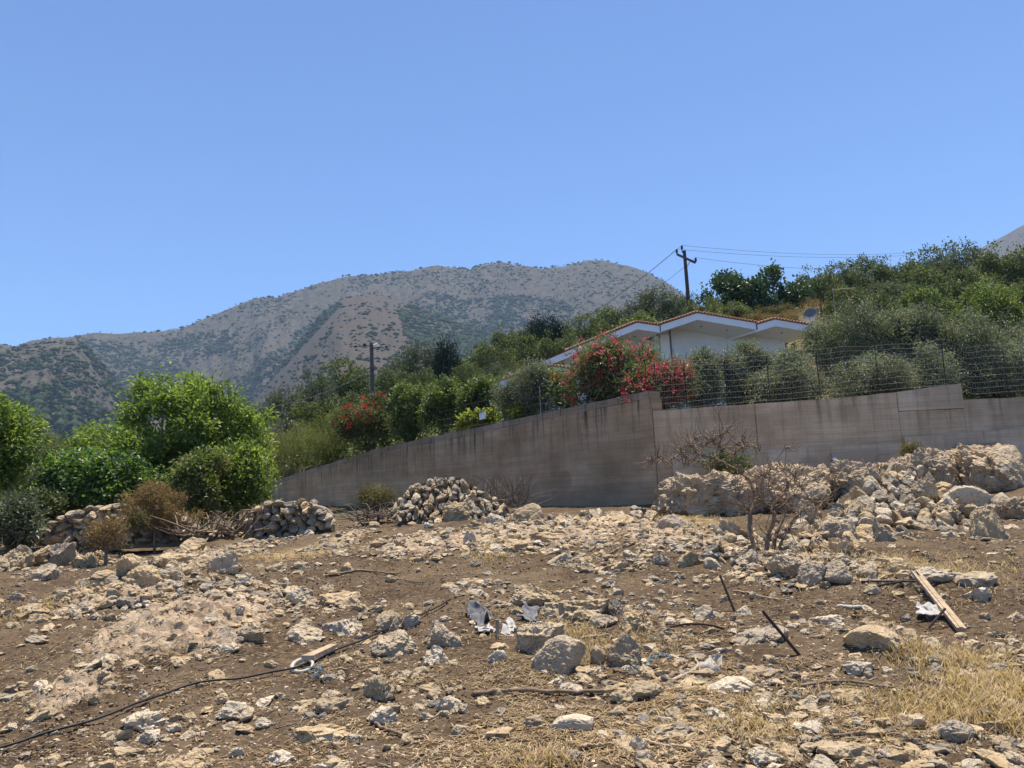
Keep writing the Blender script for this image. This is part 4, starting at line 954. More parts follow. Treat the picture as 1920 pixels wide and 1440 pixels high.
# larger rubble: instanced from a small library of broken stones
LIB = bpy.data.collections.new('rubble_library')
for q in range(30):
    mt = ('limestone', 'limestone', 'white_limestone', 'limestone', 'grey_limestone', 'wall_stone')[q % 6]; v, f = rock_v(3, 3000 + q, cuts=10, rough=0.34, lump=0.5, style='angular' if q % 3 else 'flat')
    LIB.objects.link(bpy.data.objects.new(f'rubble_piece_{q:02d}', mesh_np('rubble_piece', v - [0, 0, 0.36], f, M[mt], False)))
def rubble(name, label, N, smin, smax, ylim, seed, only=0.0, pw=2.6):
    rg = np.random.default_rng(seed); K = N * 6; px_ = rg.uniform(-120, 2040, K); Y = np.exp(rg.uniform(math.log(ylim[0]), math.log(ylim[1]), K)); X = (px_ - 960) / FPX * Y
    d = fb2(X, Y, 0.8, 4, seed); rk = zone(ROCK_Z, X, Y); dr = zone(DRY_Z, X, Y)
    if only: k = rk * 1.1 + 0.25 * (d - 0.5) > only
    else: k = rg.random(K) < ss(0.45, 0.62, d) * 0.85 + 0.06 + 0.3 * rk - 0.25 * dr
    k &= sd_wall(X, Y) < -0.25; X, Y = X[k][:N], Y[k][:N]; n_ = len(X); s_ = smin * (smax / smin) ** (rg.random(n_) ** pw)
    me = bpy.data.meshes.new(name); me.vertices.add(n_); me.vertices.foreach_set('co', np.stack([X, Y, gz(X, Y)], -1).astype(np.float32).ravel())
    for nm, dt, arr in (('rot', 'FLOAT_VECTOR', np.stack([rg.uniform(-.3, .3, n_), rg.uniform(-.3, .3, n_), rg.uniform(0, 6.28, n_)], -1)), ('scl', 'FLOAT_VECTOR', np.stack([s_ * rg.uniform(.8, 1.6, n_), s_ * rg.uniform(.7, 1.2, n_), s_ * rg.uniform(.32, .75, n_)], -1))):
        me.attributes.new(nm, dt, 'POINT').data.foreach_set('vector', arr.astype(np.float32).ravel())
    me.attributes.new('pick', 'INT', 'POINT').data.foreach_set('value', rg.integers(0, 30, n_).astype(np.int32)); me.update()
    o = obj(name, me); ng = bpy.data.node_groups.new(name + '_nodes', 'GeometryNodeTree')
    ng.interface.new_socket('Geometry', in_out='INPUT', socket_type='NodeSocketGeometry'); ng.interface.new_socket('Geometry', in_out='OUTPUT', socket_type='NodeSocketGeometry')
    N_ = ng.nodes; gi, go = N_.new('NodeGroupInput'), N_.new('NodeGroupOutput'); ci = N_.new('GeometryNodeCollectionInfo'); ci.inputs['Collection'].default_value = LIB; ci.inputs['Separate Children'].default_value = True; ci.inputs['Reset Children'].default_value = True
    ip = N_.new('GeometryNodeInstanceOnPoints'); ip.inputs['Pick Instance'].default_value = True
    for nm, dt, sk in (('rot', 'FLOAT_VECTOR', 'Rotation'), ('scl', 'FLOAT_VECTOR', 'Scale'), ('pick', 'INT', 'Instance Index')):
        na = N_.new('GeometryNodeInputNamedAttribute'); na.data_type = dt; na.inputs['Name'].default_value = nm; ng.links.new(na.outputs['Attribute'], ip.inputs[sk])
    ng.links.new(gi.outputs[0], ip.inputs['Points']); ng.links.new(ci.outputs[0], ip.inputs['Instance']); ng.links.new(ip.outputs[0], go.inputs[0])
    o.modifiers.new('scatter', 'NODES').node_group = ng
    return tag(o, label, 'rubble', kind='stuff')
rubble('rubble', 'broken limestone rubble strewn in drifts over the field', 7600, 0.022, 0.16, (3.8, 19.5), 43)
rubble('broken_limestone', 'rough broken limestone lumps packed on the bedrock bands', 4600, 0.04, 0.22, (9.0, 19.3), 53, 0.22, 2.0)
t = NT('soil_clod'); nz = t.noise(40, t.pos(), 4, 0.7)
M['soil_clod'] = t.done(t.mix(t.attr('tint'), (0.05, 0.033, 0.021), (0.15, 0.10, 0.063)), t.bump(nz, 0.6, 0.01), 0.97)
o = gravel('soil_clods', 'dark crumbly droppings and soil clods covering the trampled ground', 15000, 0.010, 0.028, 0, 'soil_clod', (3.2, 15), 47); o['category'] = 'soil'

# ------------------------------------------------------------------ bedrock outcrops on the right
def outcrop(px_, py_, w, h, Y, dep, seed, label, amp=0.3, mat='bedrock', rz=0.0):
    v, f = ico(6); rg = np.random.default_rng(seed); v = np.sign(v) * np.abs(v) ** 0.7     # boxy lump
    W, H = w / FPX * Y, h / FPX * Y; S = np.array([W * 0.5, dep * 0.5, H * 0.62]); nrm = v / np.linalg.norm(v, axis=1)[:, None]; v = v * S * 0.86
    p = v + seed * 3.3; k = 0.6 + amp
    rid = lambda s_, o: np.abs(2 * fbm(p * s_ + 0.35 * (fbm(p * s_ * 0.7 + 9, 2) - .5)[:, None] * s_, o, 0.55) - 1)
    d = 0.55 * (fbm(p * 1.1, 3) - 0.5) + 0.34 * (rid(1.5, 3) - 0.35) - 0.16 * ss(0.62, 0.8, fbm(p * 3.3 + 4, 3)) + 0.22 * (rid(4.0, 4) - 0.35) + 0.13 * (rid(9.0, 3) - 0.4) + 0.10 * (fbm(p * 16, 3) - 0.5)
    v = v + nrm * (d * k)[:, None]; v[:, 2] += H * 0.42
    for _ in range(5):                                                                                   # broken faces
        n_ = rg.normal(size=3) * [1, 1, .6]; n_ /= np.linalg.norm(n_); c_ = (v - [0, 0, H * .45]) @ n_; lim = np.quantile(c_, rg.uniform(.85, .95)); v = v - n_ * (np.maximum(c_ - lim, 0) * .7)[:, None]
    v = v + nrm * (0.07 * (fbm(p * 9 + 2, 4, 0.65) - 0.5))[:, None]
    q = at(px_, py_, Y); o = obj('rock_outcrop', mesh_np('rock_outcrop', v, f, M[mat], False), None, q + np.array([0, dep * 0.42, -0.02])); o.rotation_euler = (0, 0, rz)
    return tag(o, label, 'outcrop', 'bedrock outcrops under the concrete wall')
outcrop(1352, 975, 255, 104, 16.6, 2.8, 31, 'broad limestone ledge with shaded undercut face at the wall corner', amp=0.3)
outcrop(1515, 962, 150, 104, 16.8, 2.4, 32, 'knobbly limestone hump behind the dead tree', amp=0.4)
outcrop(1445, 960, 90, 78, 16.8, 2.0, 38, 'sandy limestone shoulder between the broad ledge and the knobbly hump', amp=0.35)
outcrop(1790, 950, 160, 124, 17.0, 2.2, 33, 'smooth pale rock face under the concrete wall behind the rubble heap', amp=0.25)
outcrop(1912, 955, 160, 134, 16.4, 2.6, 34, 'pitted creamy outcrop at the right edge below the wall', amp=0.4)
outcrop(1632, 948, 110, 90, 17.0, 2.0, 35, 'grey-white rock shoulder below the trapezoid wall footing', amp=0.35)
outcrop(1578, 952, 110, 88, 17.2, 1.8, 40, 'buff rock lump right of the knobbly hump under the wall', amp=0.35)
outcrop(1715, 945, 130, 92, 17.6, 1.8, 41, 'buff rock bank directly behind the tall rubble heap', amp=0.35)
outcrop(1860, 985, 110, 70, 14.6, 1.6, 42, 'creamy rock step left of the pitted right-edge outcrop', amp=0.35)
outcrop(1930, 1000, 110, 80, 13.6, 1.6, 43, 'cut-off rock step at the right edge above the tan block', amp=0.35)
outcrop(1530, 1022, 120, 44, 12.6, 1.6, 36, 'low limestone step in front of the knobbly hump', amp=0.4)
outcrop(1605, 1056, 150, 46, 10.7, 1.3, 37, 'low broken ledge below the rubble heap among straw', amp=0.4)

# ------------------------------------------------------------------ dry stone walls and heaps (each stone a part)
def stone_wall(name, label, top, base, Y, size, seed, cat='stone wall', thick=0.6, mats=('wall_stone', 'wall_stone', 'limestone', 'grey_limestone'), tilt=0.3, core=True, jit=0.06, Yt=None):
    """top/base: pixel polylines; stones laid in rough courses between them, from depth Y at the foot to Yt at the top"""
    rg = random.Random(seed); tx, ty = zip(*top); bx, by = zip(*base); x0, x1 = tx[0], tx[-1]; Yt = Yt or Y
    W = empty(name, at((x0 + x1) / 2, float(np.interp((x0 + x1) / 2, bx, by)), Y)); tag(W, label, cat); n_ = 0; yy = 0.0
    hmax = max(np.interp(x, bx, by) - np.interp(x, tx, ty) for x in np.linspace(x0, x1, 40))
    while yy < hmax + 2:
        Yr = lerp(Y, Yt, min(yy / hmax, 1)); pxm = FPX / Yr
        rh = size * rg.uniform(0.55, 0.85) * pxm; x = x0 + rg.uniform(-0.3, 0.3) * size * pxm
        while x < x1:
            w = size * rg.uniform(0.55, 1.5) * pxm; cx = x + w / 2; yb = float(np.interp(cx, bx, by)); yt = float(np.interp(cx, tx, ty))
            if yb - yy - rh * 0.5 > yt and n_ < 300:
                last = yb - yy - rh * 1.3 < yt; hh = rh / pxm * (1.25 if not last else rg.uniform(1.1, 1.5)) * (1.0 if Yt == Y else 1.35)
                me = rg.choice(rlib(rg.choice(['angular', 'round', 'angular', 'angular']), rg.choice(mats), 3, 7))
                q = at(cx, yb - yy, Yr) + np.array([0, rg.uniform(-jit, jit) + 0.1, -0.02 - (0.25 * hh if Yt != Y else 0)])
                o = obj('stone', me, W, q); o.scale = (w / pxm * 1.14, thick * rg.uniform(0.6, 1.0), hh)
                o.rotation_euler = (rg.uniform(-tilt, tilt), rg.uniform(-tilt, tilt), rg.uniform(-0.4, 0.4) + rg.choice([0, math.pi])); inv(o, W); n_ += 1
            x += w * 0.93
        yy += rh * 0.86
    if core:
        m = MB(); xs_ = np.linspace(x0 + 6, x1 - 6, 24)
        fr = [at(a, float(np.interp(a, bx, by)) + 4, Y) + [0, 0.25, -0.1] for a in xs_]
        tp_ = [at(a, float(np.interp(a, tx, ty)) * 0.8 + float(np.interp(a, bx, by)) * 0.2, lerp(Y, Yt, 0.8)) + [0, 0.25, -0.12 if Yt != Y else 0] for a in xs_]
        for k in range(23):
            b_ = np.array([0, thick * 0.6 + (Yt - Y) * 0.3, 0]); m.hexa([fr[k], fr[k + 1], fr[k + 1] + b_, fr[k] + b_], [tp_[k], tp_[k + 1], tp_[k + 1] + b_, tp_[k] + b_])
        inv(m.build('rubble_core', M['wall_stone'], W), W)
    return W
stone_wall('dry_stone_wall', 'ruined grey dry stone wall behind the left rock cluster',
           [(66, 1000), (100, 982), (128, 965), (165, 952), (200, 948), (260, 950), (300, 955), (345, 975)], [(66, 1024), (160, 1024), (250, 1017), (345, 1014)], 18.2, 0.20, 1, jit=0.08)
stone_wall('dry_stone_wall', 'short upright dry stone wall with ragged top left of the stone heap',
           [(462, 975), (482, 948), (510, 938), (535, 946), (556, 938), (585, 934), (602, 942), (622, 968)], [(462, 1010), (540, 1014), (622, 988)], 17.6, 0.23, 2, tilt=0.2)
stone_wall('stone_heap', 'mounded heap of small stones against the stained concrete wall',
           [(738, 950), (760, 918), (778, 908), (800, 899), (830, 893), (868, 898), (888, 914), (915, 926), (945, 945), (975, 962)], [(738, 972), (800, 980), (870, 978), (975, 976)], 17.4, 0.15, 3, cat='stone heap', tilt=0.5, jit=0.12, Yt=18.3)
MX = ('limestone', 'limestone', 'wall_stone', 'grey_limestone', 'white_limestone')
stone_wall('rubble_heap', 'tall collapsed rubble heap under the right-hand concrete wall',
           [(1590, 975), (1625, 915), (1648, 878), (1680, 872), (1735, 874), (1765, 905), (1800, 925), (1840, 940), (1870, 955)], [(1590, 1010), (1660, 1030), (1760, 1036), (1870, 1036)], 12.6, 0.23, 4, cat='rubble heap', mats=MX, tilt=0.5, jit=0.18, thick=0.6, Yt=16.6)
stone_wall('rubble_heap', 'low spill of brown stones between the dead tree and the tall rubble heap',
           [(1470, 995), (1520, 962), (1560, 950), (1600, 935), (1640, 930)], [(1470, 1030), (1560, 1036), (1640, 1032)], 12.4, 0.2, 5, cat='rubble heap', mats=MX, tilt=0.5, jit=0.2, Yt=15.8)
stone_wall('rubble_heap', 'low spill of stones at the right edge beside the leaning slab',
           [(1830, 950), (1880, 935), (1935, 930)], [(1830, 1036), (1880, 1040), (1935, 1050)], 12.0, 0.25, 6, cat='rubble heap', mats=MX, tilt=0.5, jit=0.2, Yt=15.6)
stone_wall('stone_heap', 'thin line of tumbled stones between the two left dry stone walls',
           [(340, 996), (400, 992), (440, 990), (470, 996)], [(340, 1008), (470, 1008)], 17.8, 0.14, 8, cat='stone heap', tilt=0.5, core=False)
stone_wall('rubble_heap', 'broken stones strewn along the foot of the stained wall near the corner',
           [(1020, 968), (1080, 962), (1150, 958), (1220, 950)], [(1020, 985), (1120, 985), (1220, 985)], 15.0, 0.16, 9, cat='rubble heap', mats=MX, tilt=0.5, jit=0.3, Yt=17.5, core=False)
stone_wall('rubble_heap', 'jumble of pale stones under the dead tree',
           [(1330, 1010), (1400, 1000), (1480, 1000), (1560, 1020)], [(1330, 1060), (1440, 1075), (1560, 1075)], 10.6, 0.17, 10, cat='rubble heap', mats=MX, tilt=0.5, jit=0.3, Yt=13.5, core=False)
def hY(py_): return 12.3 + max(0, 1030 - py_) / 150 * 4.2
for (a, b, w, h, st, tn, lb) in [
    (1672, 1030, 64, 76, 'angular', 'grey', 'big square-faced grey block in front of the tall rubble heap'),
    (1722, 1034, 52, 46, 'angular', 'tan', 'pitted tan block right of the big square-faced grey block'),
    (1798, 1030, 44, 42, 'angular', 'pale', 'pale blocky stone in the lower row of the rubble heap'),
    (1872, 1030, 70, 92, 'flat', 'tan', 'large leaning tan slab at the right side of the rubble'),
    (1898, 1042, 60, 44, 'round', 'tan', 'rounded tan boulder in front of the large leaning slab'),
    (1828, 945, 96, 44, 'round', 'pale', 'long flat-topped pale boulder at the top right of the rubble heap'),
    (1596, 1022, 46, 52, 'angular', 'grey', 'dark-pitted pointed boulder left of the square-faced grey block'),
    (1560, 1000, 44, 30, 'round', 'grey', 'smooth grey stone above the low broken ledge'),
    (1522, 975, 40, 46, 'angular', 'grey', 'pillar-like grey stone right of the dead tree branches'),
    (1740, 930, 44, 40, 'angular', 'grey', 'grey cracked block on the right shoulder of the rubble heap'),
    (1712, 968, 56, 34, 'angular', 'dark', 'dark-faced block in the middle of the rubble heap'),
    (1770, 968, 58, 32, 'flat', 'tan', 'flat yellowish slab lying on the middle of the rubble heap'),
    (1856, 978, 52, 34, 'round', 'tan', 'rounded tan stone above the large leaning slab'),
    (1672, 905, 40, 30, 'angular', 'grey', 'left of the two blocks crowning the rubble heap'),
    (1708, 902, 40, 30, 'angular', 'dark', 'right of the two blocks crowning the rubble heap'),
    (1880, 1062, 70, 34, 'angular', 'tan', 'tan block at the right edge below the rounded boulder')]:
    o = put_rock(a, b, w, h, st, tn, own=800 + a, yoff=hY(b), rz=0.2, dep=0.75); tag(o, lb, 'rock', 'large blocks around the rubble')
tag(put_rock(856, 976, 58, 46, 'angular', 'tan', own=801, yoff=17.2, rz=.2, dep=.7), 'big pitted boulder leaning against the mounded stone heap', 'rock', 'large blocks around the rubble')

# ------------------------------------------------------------------ debris
def gpath(pts, n_, lift=0.02, f=None):
    Q = [hit(a, b) for a, b in pts]; C = curve(Q, n_)
    C[:, 2] = np.maximum(gz(C[:, 0], C[:, 1]) + lift, C[:, 2] - 0.2 + lift) if f is None else C[:, 2] + lift
    C[:, 2] = gz(C[:, 0], C[:, 1]) + lift if f is None else C[:, 2]
    return C
def stick(name, pts, r0, r1, mat, label, cat, lift=0.02, n_=24, sides=7, wob=0.0, group=None):
    C = gpath(pts, n_, lift); C[:, 2] = np.convolve(np.pad(C[:, 2], 3, 'edge'), np.ones(7) / 7, 'valid') + 0.006
    if wob: C = C + (RNG.random(C.shape) - 0.5) * wob
    m = MB(); m.tube(C, np.linspace(r0, r1, len(C)), sides); return tag(m.build(name, M[mat], None, True), label, cat, group)
stick('irrigation_hose', [(-60, 1425), (60, 1392), (160, 1362), (260, 1325), (330, 1302), (420, 1283), (500, 1270), (560, 1258), (600, 1240), (640, 1222), (700, 1198), (770, 1168), (830, 1138), (845, 1130)], 0.010, 0.009, 'black_plastic', 'black irrigation hose snaking up from the lower left corner', 'hose', 0.03, 120, 8)
def rod(p0, p1, r, mat, label, cat='rod', name='iron_rod', mid=None):
    m = MB(); P = [p0] + (mid or []) + [p1]; m.tube(curve(P, 16) if len(P) > 2 else np.array(P), r, 7); return tag(m.build(name, M[mat], None, len(P) > 2), label, cat)
b = hit(1381, 1148); rod(b + [0, 0, -.05], at(1350, 1079, b[1] + 0.15), 0.013, 'rust_iron', 'short straight dark iron rod sticking up left of the round pale cobble')
b = hit(1504, 1228); rod(b + [0, 0, -.03], at(1430, 1146, b[1] + 0.12), 0.014, 'rust_iron', 'longer dark iron rod leaning over a grey stone')
b = hit(1360, 1180); c = hit(1236, 1190); rod(c, b, 0.011, 'rust_iron', 'thin iron rod arched just above the soil', mid=[at(1250, 1178, c[1] + .02), at(1290, 1170, lerp(c, b, .5)[1]), at(1330, 1172, b[1] - .05)])
b = hit(1375, 1165); rod(b, at(1360, 1182, b[1] - 0.3), 0.011, 'rust_iron', 'short stub of iron rod at the end of the arched rod')
b = hit(1735, 1185); rod(b, at(1772, 1141, b[1] + 0.1), 0.012, 'rust_iron', 'short iron rod poking up through the splintered plank')
b = hit(1160, 1165); rod(b, at(1144, 1148, b[1] + .1), 0.012, 'rust_iron', 'stub of iron rod sticking out beside the long flat slab')
for k, (a, c, lb) in enumerate((((1632, 1098), (1722, 1102), 'upper thin black pipe lying left of the splintered plank'), ((1640, 1108), (1718, 1096), 'lower thin black pipe crossing left of the splintered plank'))):
    p0, p1 = hit(*a), hit(*c); rod(p0 + [0, 0, .05], p1 + [0, 0, .07], 0.012, 'black_plastic', lb, 'pipe', 'plastic_pipe')
# splintered plank with a rag
p0, p1 = hit(1806, 1190), hit(1722, 1100); p0 = p0 + [0, 0, .04]; p1 = p1 + [0, 0, .13]; d = p1 - p0; L = np.linalg.norm(d); d /= L; sd_ = np.cross(d, [0, 0, 1]); sd_ /= np.linalg.norm(sd_); nn = np.cross(sd_, d)
PK = tag(empty('wooden_plank', p0), 'splintered pale wooden plank lying on rubble with a white rag', 'plank')
m = MB(); off = [(-.04, 0.0, -.002, 1.0), (-.013, .005, .052, .93), (.014, -.004, .076, 1.02)]
for a, dz, b_, ln in off:
    hw = 0.0125; V0 = [d * (-0.03) + sd_ * (a - hw) + nn * dz, d * (-0.03) + sd_ * (a + hw) + nn * dz, d * (-0.03) + sd_ * (a + hw) + nn * (dz + .035), d * (-.03) + sd_ * (a - hw) + nn * (dz + .035)]
    V1 = [v + d * (L * ln + random.uniform(-.1, .1)) for v in V0]; m = MB(); m.hexa(V0, V1); m.build('splinter', M['pale_wood'], PK)
def cloth(name, pts_px, mat, label, seed, lift=0.05, wr=0.06, cat='cloth', n_=22):
    """crumpled sheet lying on the soil inside a pixel quad"""
    q = [hit(a, b) for a, b in pts_px]; V = []; F = []
    for i in range(n_):
        for j in range(n_):
            u, v = i / (n_ - 1), j / (n_ - 1); P_ = lerp(lerp(q[0], q[1], u), lerp(q[3], q[2], u), v); V.append(P_)
    V = np.array(V); V[:, 2] = gz(V[:, 0], V[:, 1]) + lift + wr * (np.abs(2 * fb2(V[:, 0], V[:, 1], 5.5, 4, seed) - 1) * 2.2 - 0.35)
    V[:, :2] += (np.stack([fb2(V[:, 0], V[:, 1], 7, 3, seed + 5), fb2(V[:, 0], V[:, 1], 7, 3, seed + 9)], -1) - 0.5) * 0.22
    for i in range(n_ - 1):
        for j in range(n_ - 1): a = i * n_ + j; F.append([a, a + 1, a + n_ + 1, a + n_])
    o = obj(name, mesh_np(name, V, np.array(F), M[mat], True)); so = o.modifiers.new('thick', 'SOLIDIFY'); so.thickness = 0.006
    return tag(o, label, cat)
cloth('torn_cloth', [(872, 1158), (884, 1146), (918, 1160), (912, 1182)], 'grey_cloth', 'crumpled grey torn cloth right of the upright pitted stone', 3, 0.04, 0.10)
cloth('torn_cloth', [(895, 1188), (915, 1172), (928, 1186), (912, 1198)], 'white_cloth', 'white folded scrap of cloth below the crumpled grey cloth', 5, 0.03, 0.07)
cloth('torn_cloth', [(940, 1190), (950, 1164), (968, 1178), (960, 1196)], 'white_cloth', 'small peaked white rag right of the thin upright wood chip', 8, 0.03, 0.09)
cloth('torn_cloth', [(972, 1166), (984, 1148), (1010, 1150), (1005, 1168)], 'grey_cloth', 'grey rag scrap under the jagged tan stone', 11, 0.03, 0.07)
cloth('torn_cloth', [(1715, 1165), (1725, 1150), (1775, 1152), (1770, 1166)], 'white_cloth', 'dirty white rag knotted round the splintered plank', 15, 0.09, 0.07)
cloth('wool_tuft', [(1312, 1262), (1322, 1236), (1352, 1240), (1350, 1268)], 'wool', 'tuft of dirty white wool lying on the dark soil', 21, 0.01, 0.10, 'wool', 36)
b = hit(932, 1200); m = MB(); e_ = at(932, 1162, b[1] + .02); m.hexa([b + [-.015, 0, 0], b + [.018, 0, 0], b + [.018, .02, 0], b + [-.015, .02, 0]], [e_ + [-.015, 0, 0], e_ + [.018, 0, 0], e_ + [.018, .02, 0], e_ + [-.015, .02, 0]])
tag(m.build('wood_chip', M['pale_wood']), 'thin upright wood chip between the scraps of cloth', 'wood')
# flat wooden block by the hose, white plastic ring
b0, b1 = hit(588, 1245), hit(634, 1222); d = b1 - b0; d /= np.linalg.norm(d); s_ = np.array([-d[1], d[0], 0]) * 0.11; u_ = np.array([0, 0, .05]); b0 = b0 + [0, 0, .02]; b1 = b1 + [0, 0, .045]
m = MB(); m.hexa([b0, b1, b1 + s_ * .7, b0 + s_], [b0 + u_, b1 + u_ * .6, b1 + s_ * .7 + u_ * .6, b0 + s_ + u_]); tag(m.build('wood_block', M['pale_wood']), 'short yellowish wood block beside the black hose', 'wood')
b = hit(562, 1262); A = np.linspace(-0.4, 5.6, 30); P_ = np.stack([b[0] + 0.085 * np.cos(A), b[1] + 0.08 + 0.075 * np.sin(A), np.full(30, b[2] + 0.045) + 0.035 * np.sin(A)], -1)
m = MB(); m.tube(P_, 0.011 + 0.009 * np.sin(np.linspace(0, math.pi, 30)), 8); tag(m.build('plastic_ring', M['white_plastic'], None, True), 'broken white plastic ring lying beside the hose', 'plastic')
def twine(pts, label, seed):
    rg = np.random.default_rng(seed); q = [hit(a, b) for a, b in pts]; C = curve(q, 60); C[:, :2] += (rg.random((60, 2)) - .5) * 0.07; C[:, 2] = gz(C[:, 0], C[:, 1]) + 0.02 + 0.03 * rg.random(60)
    m = MB(); m.tube(C, 0.004, 5); tag(m.build('twine', M['blue_twine'], None, True), label, 'twine')
twine([(575, 1270), (590, 1258), (598, 1268), (585, 1278), (605, 1262)], 'tangle of faded blue twine beside the white plastic ring', 3)
twine([(1188, 1272), (1205, 1258), (1225, 1245), (1232, 1236), (1252, 1240), (1240, 1232)], 'strand of blue twine right of the tall leaning stone', 5)
for pts_, r0, r1, mt, lb in [
    ([(888, 1306), (950, 1302), (1020, 1300), (1080, 1304), (1152, 1298)], .018, .012, 'dead_wood', 'long straight brown stick lying across the front of the field'),
    ([(610, 1082), (660, 1073), (700, 1074), (745, 1078)], .016, .012, 'dead_wood', 'long bent branch lying above the sloping tan slab'),
    ([(735, 1082), (760, 1090), (795, 1094)], .012, .008, 'dead_wood', 'short twig end below the long bent branch'),
    ([(1258, 1282), (1290, 1268), (1308, 1252), (1304, 1236)], .016, .008, 'pale_wood', 'pale curved branch left of the tuft of wool'),
    ([(1245, 1280), (1275, 1262), (1290, 1250)], .018, .010, 'dead_wood', 'grey straight branch beside the pale curved branch'),
    ([(1310, 1318), (1340, 1330), (1376, 1336)], .016, .012, 'pale_wood', 'light brown stick above the white lumpy stone'),
    ([(1090, 1200), (1115, 1197), (1142, 1194)], .014, .010, 'pale_wood', 'reddish stick behind the largest boulder'),
    ([(705, 1360), (730, 1375), (760, 1385), (795, 1388)], .012, .008, 'dead_wood', 'thin curved stick below the pale broken stone'),
    ([(1205, 1395), (1250, 1404), (1300, 1412)], .010, .006, 'pale_wood', 'thin pale twig near the front right of the oval stone'),
    ([(1085, 1408), (1120, 1402), (1165, 1396)], .010, .006, 'pale_wood', 'thin pale twig in front of the oval stone'),
    ([(1375, 1112), (1420, 1120), (1480, 1130)], .012, .008, 'pale_wood', 'pale stick lying right of the standing iron rod'),
    ([(1570, 1140), (1600, 1142), (1625, 1140)], .018, .016, 'white_plastic', 'whitish bare stick left of the plank'),
    ([(1130, 1040), (1160, 1030), (1200, 1012)], .014, .008, 'dead_wood', 'thin stick sloping up the bedrock band'),
    ([(1465, 1082), (1430, 1060), (1395, 1048)], .016, .010, 'dead_wood', 'stick lying left of the dark blocky boulder'),
    ([(280, 1252), (310, 1246), (335, 1232)], .008, .005, 'dead_wood', 'thin twig right of the pale jagged stone'),
    ([(140, 1205), (175, 1208)], .008, .006, 'dead_wood', 'dark twig left of the bedrock sheet'),
    ([(1500, 1290), (1600, 1284), (1720, 1300)], .012, .008, 'dead_wood', 'long dark stick along the edge of the dry grass'),
    ([(1150, 1260), (1185, 1270), (1210, 1262)], .011, .007, 'dead_wood', 'reddish twig below the tall leaning stone'),
    ([(1560, 1385), (1630, 1376), (1700, 1380)], .010, .006, 'dead_wood', 'dark twig left of the grey rounded front stone'),
    ([(350, 1150), (390, 1142)], .009, .006, 'dead_wood', 'short twig on the bedrock sheet')]:
    stick('branch', pts_, r0, r1, mt, lb, 'branch', 0.015, 22, 7, 0.012, 'sticks lying on the field')
# heaps of pruned branches by the dry stone walls
def brush(name, px_, py_, w, h, Y, n_, r, mat, label, seed, cat='brushwood', lean=0.5):
    rg = np.random.default_rng(seed); q = at(px_, py_, Y); W, H = w / FPX * Y, h / FPX * Y; m = MB()
    for k in range(n_):
        a = q + np.array([rg.uniform(-.5, .5) * W, rg.uniform(-.3, .5), rg.uniform(0, .3) * H]); dirv = np.array([rg.normal(), rg.normal() * .6, abs(rg.normal()) * lean]); dirv /= np.linalg.norm(dirv)
        L = rg.uniform(.25, .8) * min(W, 1.6); c_ = a + dirv * L * .5 + (rg.random(3) - .5) * .12; e_ = a + dirv * L; e_[2] = min(e_[2], q[2] + H * 1.05); c_[2] = min(c_[2], q[2] + H); m.tube(curve([a, c_, e_], 6), np.linspace(r, r * .4, 6) * rg.uniform(.6, 1.3), 5, False, rg.random())
    return tag(m.build(name, M[mat], None, True, True), label, cat)
brush('brushwood', 410, 1002, 150, 40, 17.6, 60, .022, 'dead_wood', 'heap of pruned grey branches between the two left dry stone walls', 1)
brush('brushwood', 725, 975, 120, 30, 18.4, 70, .016, 'grey_twig', 'heap of thin grey sticks left of the mounded stone heap', 2)
brush('brushwood', 925, 955, 120, 60, 19.2, 230, .008, 'grey_twig', 'tangled dark dead brush right of the mounded stone heap', 3, lean=1.1)
for k, (pts_, r, Y, lb) in enumerate((([(455, 1010), (475, 985), (492, 962), (488, 945)], .022, 17.3, 'long pale branch leaning on the short dry stone wall'), ([(432, 1004), (455, 985), (478, 968)], .018, 17.2, 'second pale branch leaning below the short dry stone wall'),
                                  ([(418, 998), (425, 985), (432, 974)], .022, 17.4, 'cut grey branch end pointing up out of the brush heap'), ([(338, 965), (336, 978), (343, 985), (370, 990)], .02, 17.0, 'crooked pale branch beside the brown bush'))):
    m = MB(); m.tube(curve([at(a, b, Y + .1 * j) for j, (a, b) in enumerate(pts_)], 14), np.linspace(r, r * .55, 14), 7); tag(m.build('branch', M['dead_wood'], None, True), lb, 'branch')

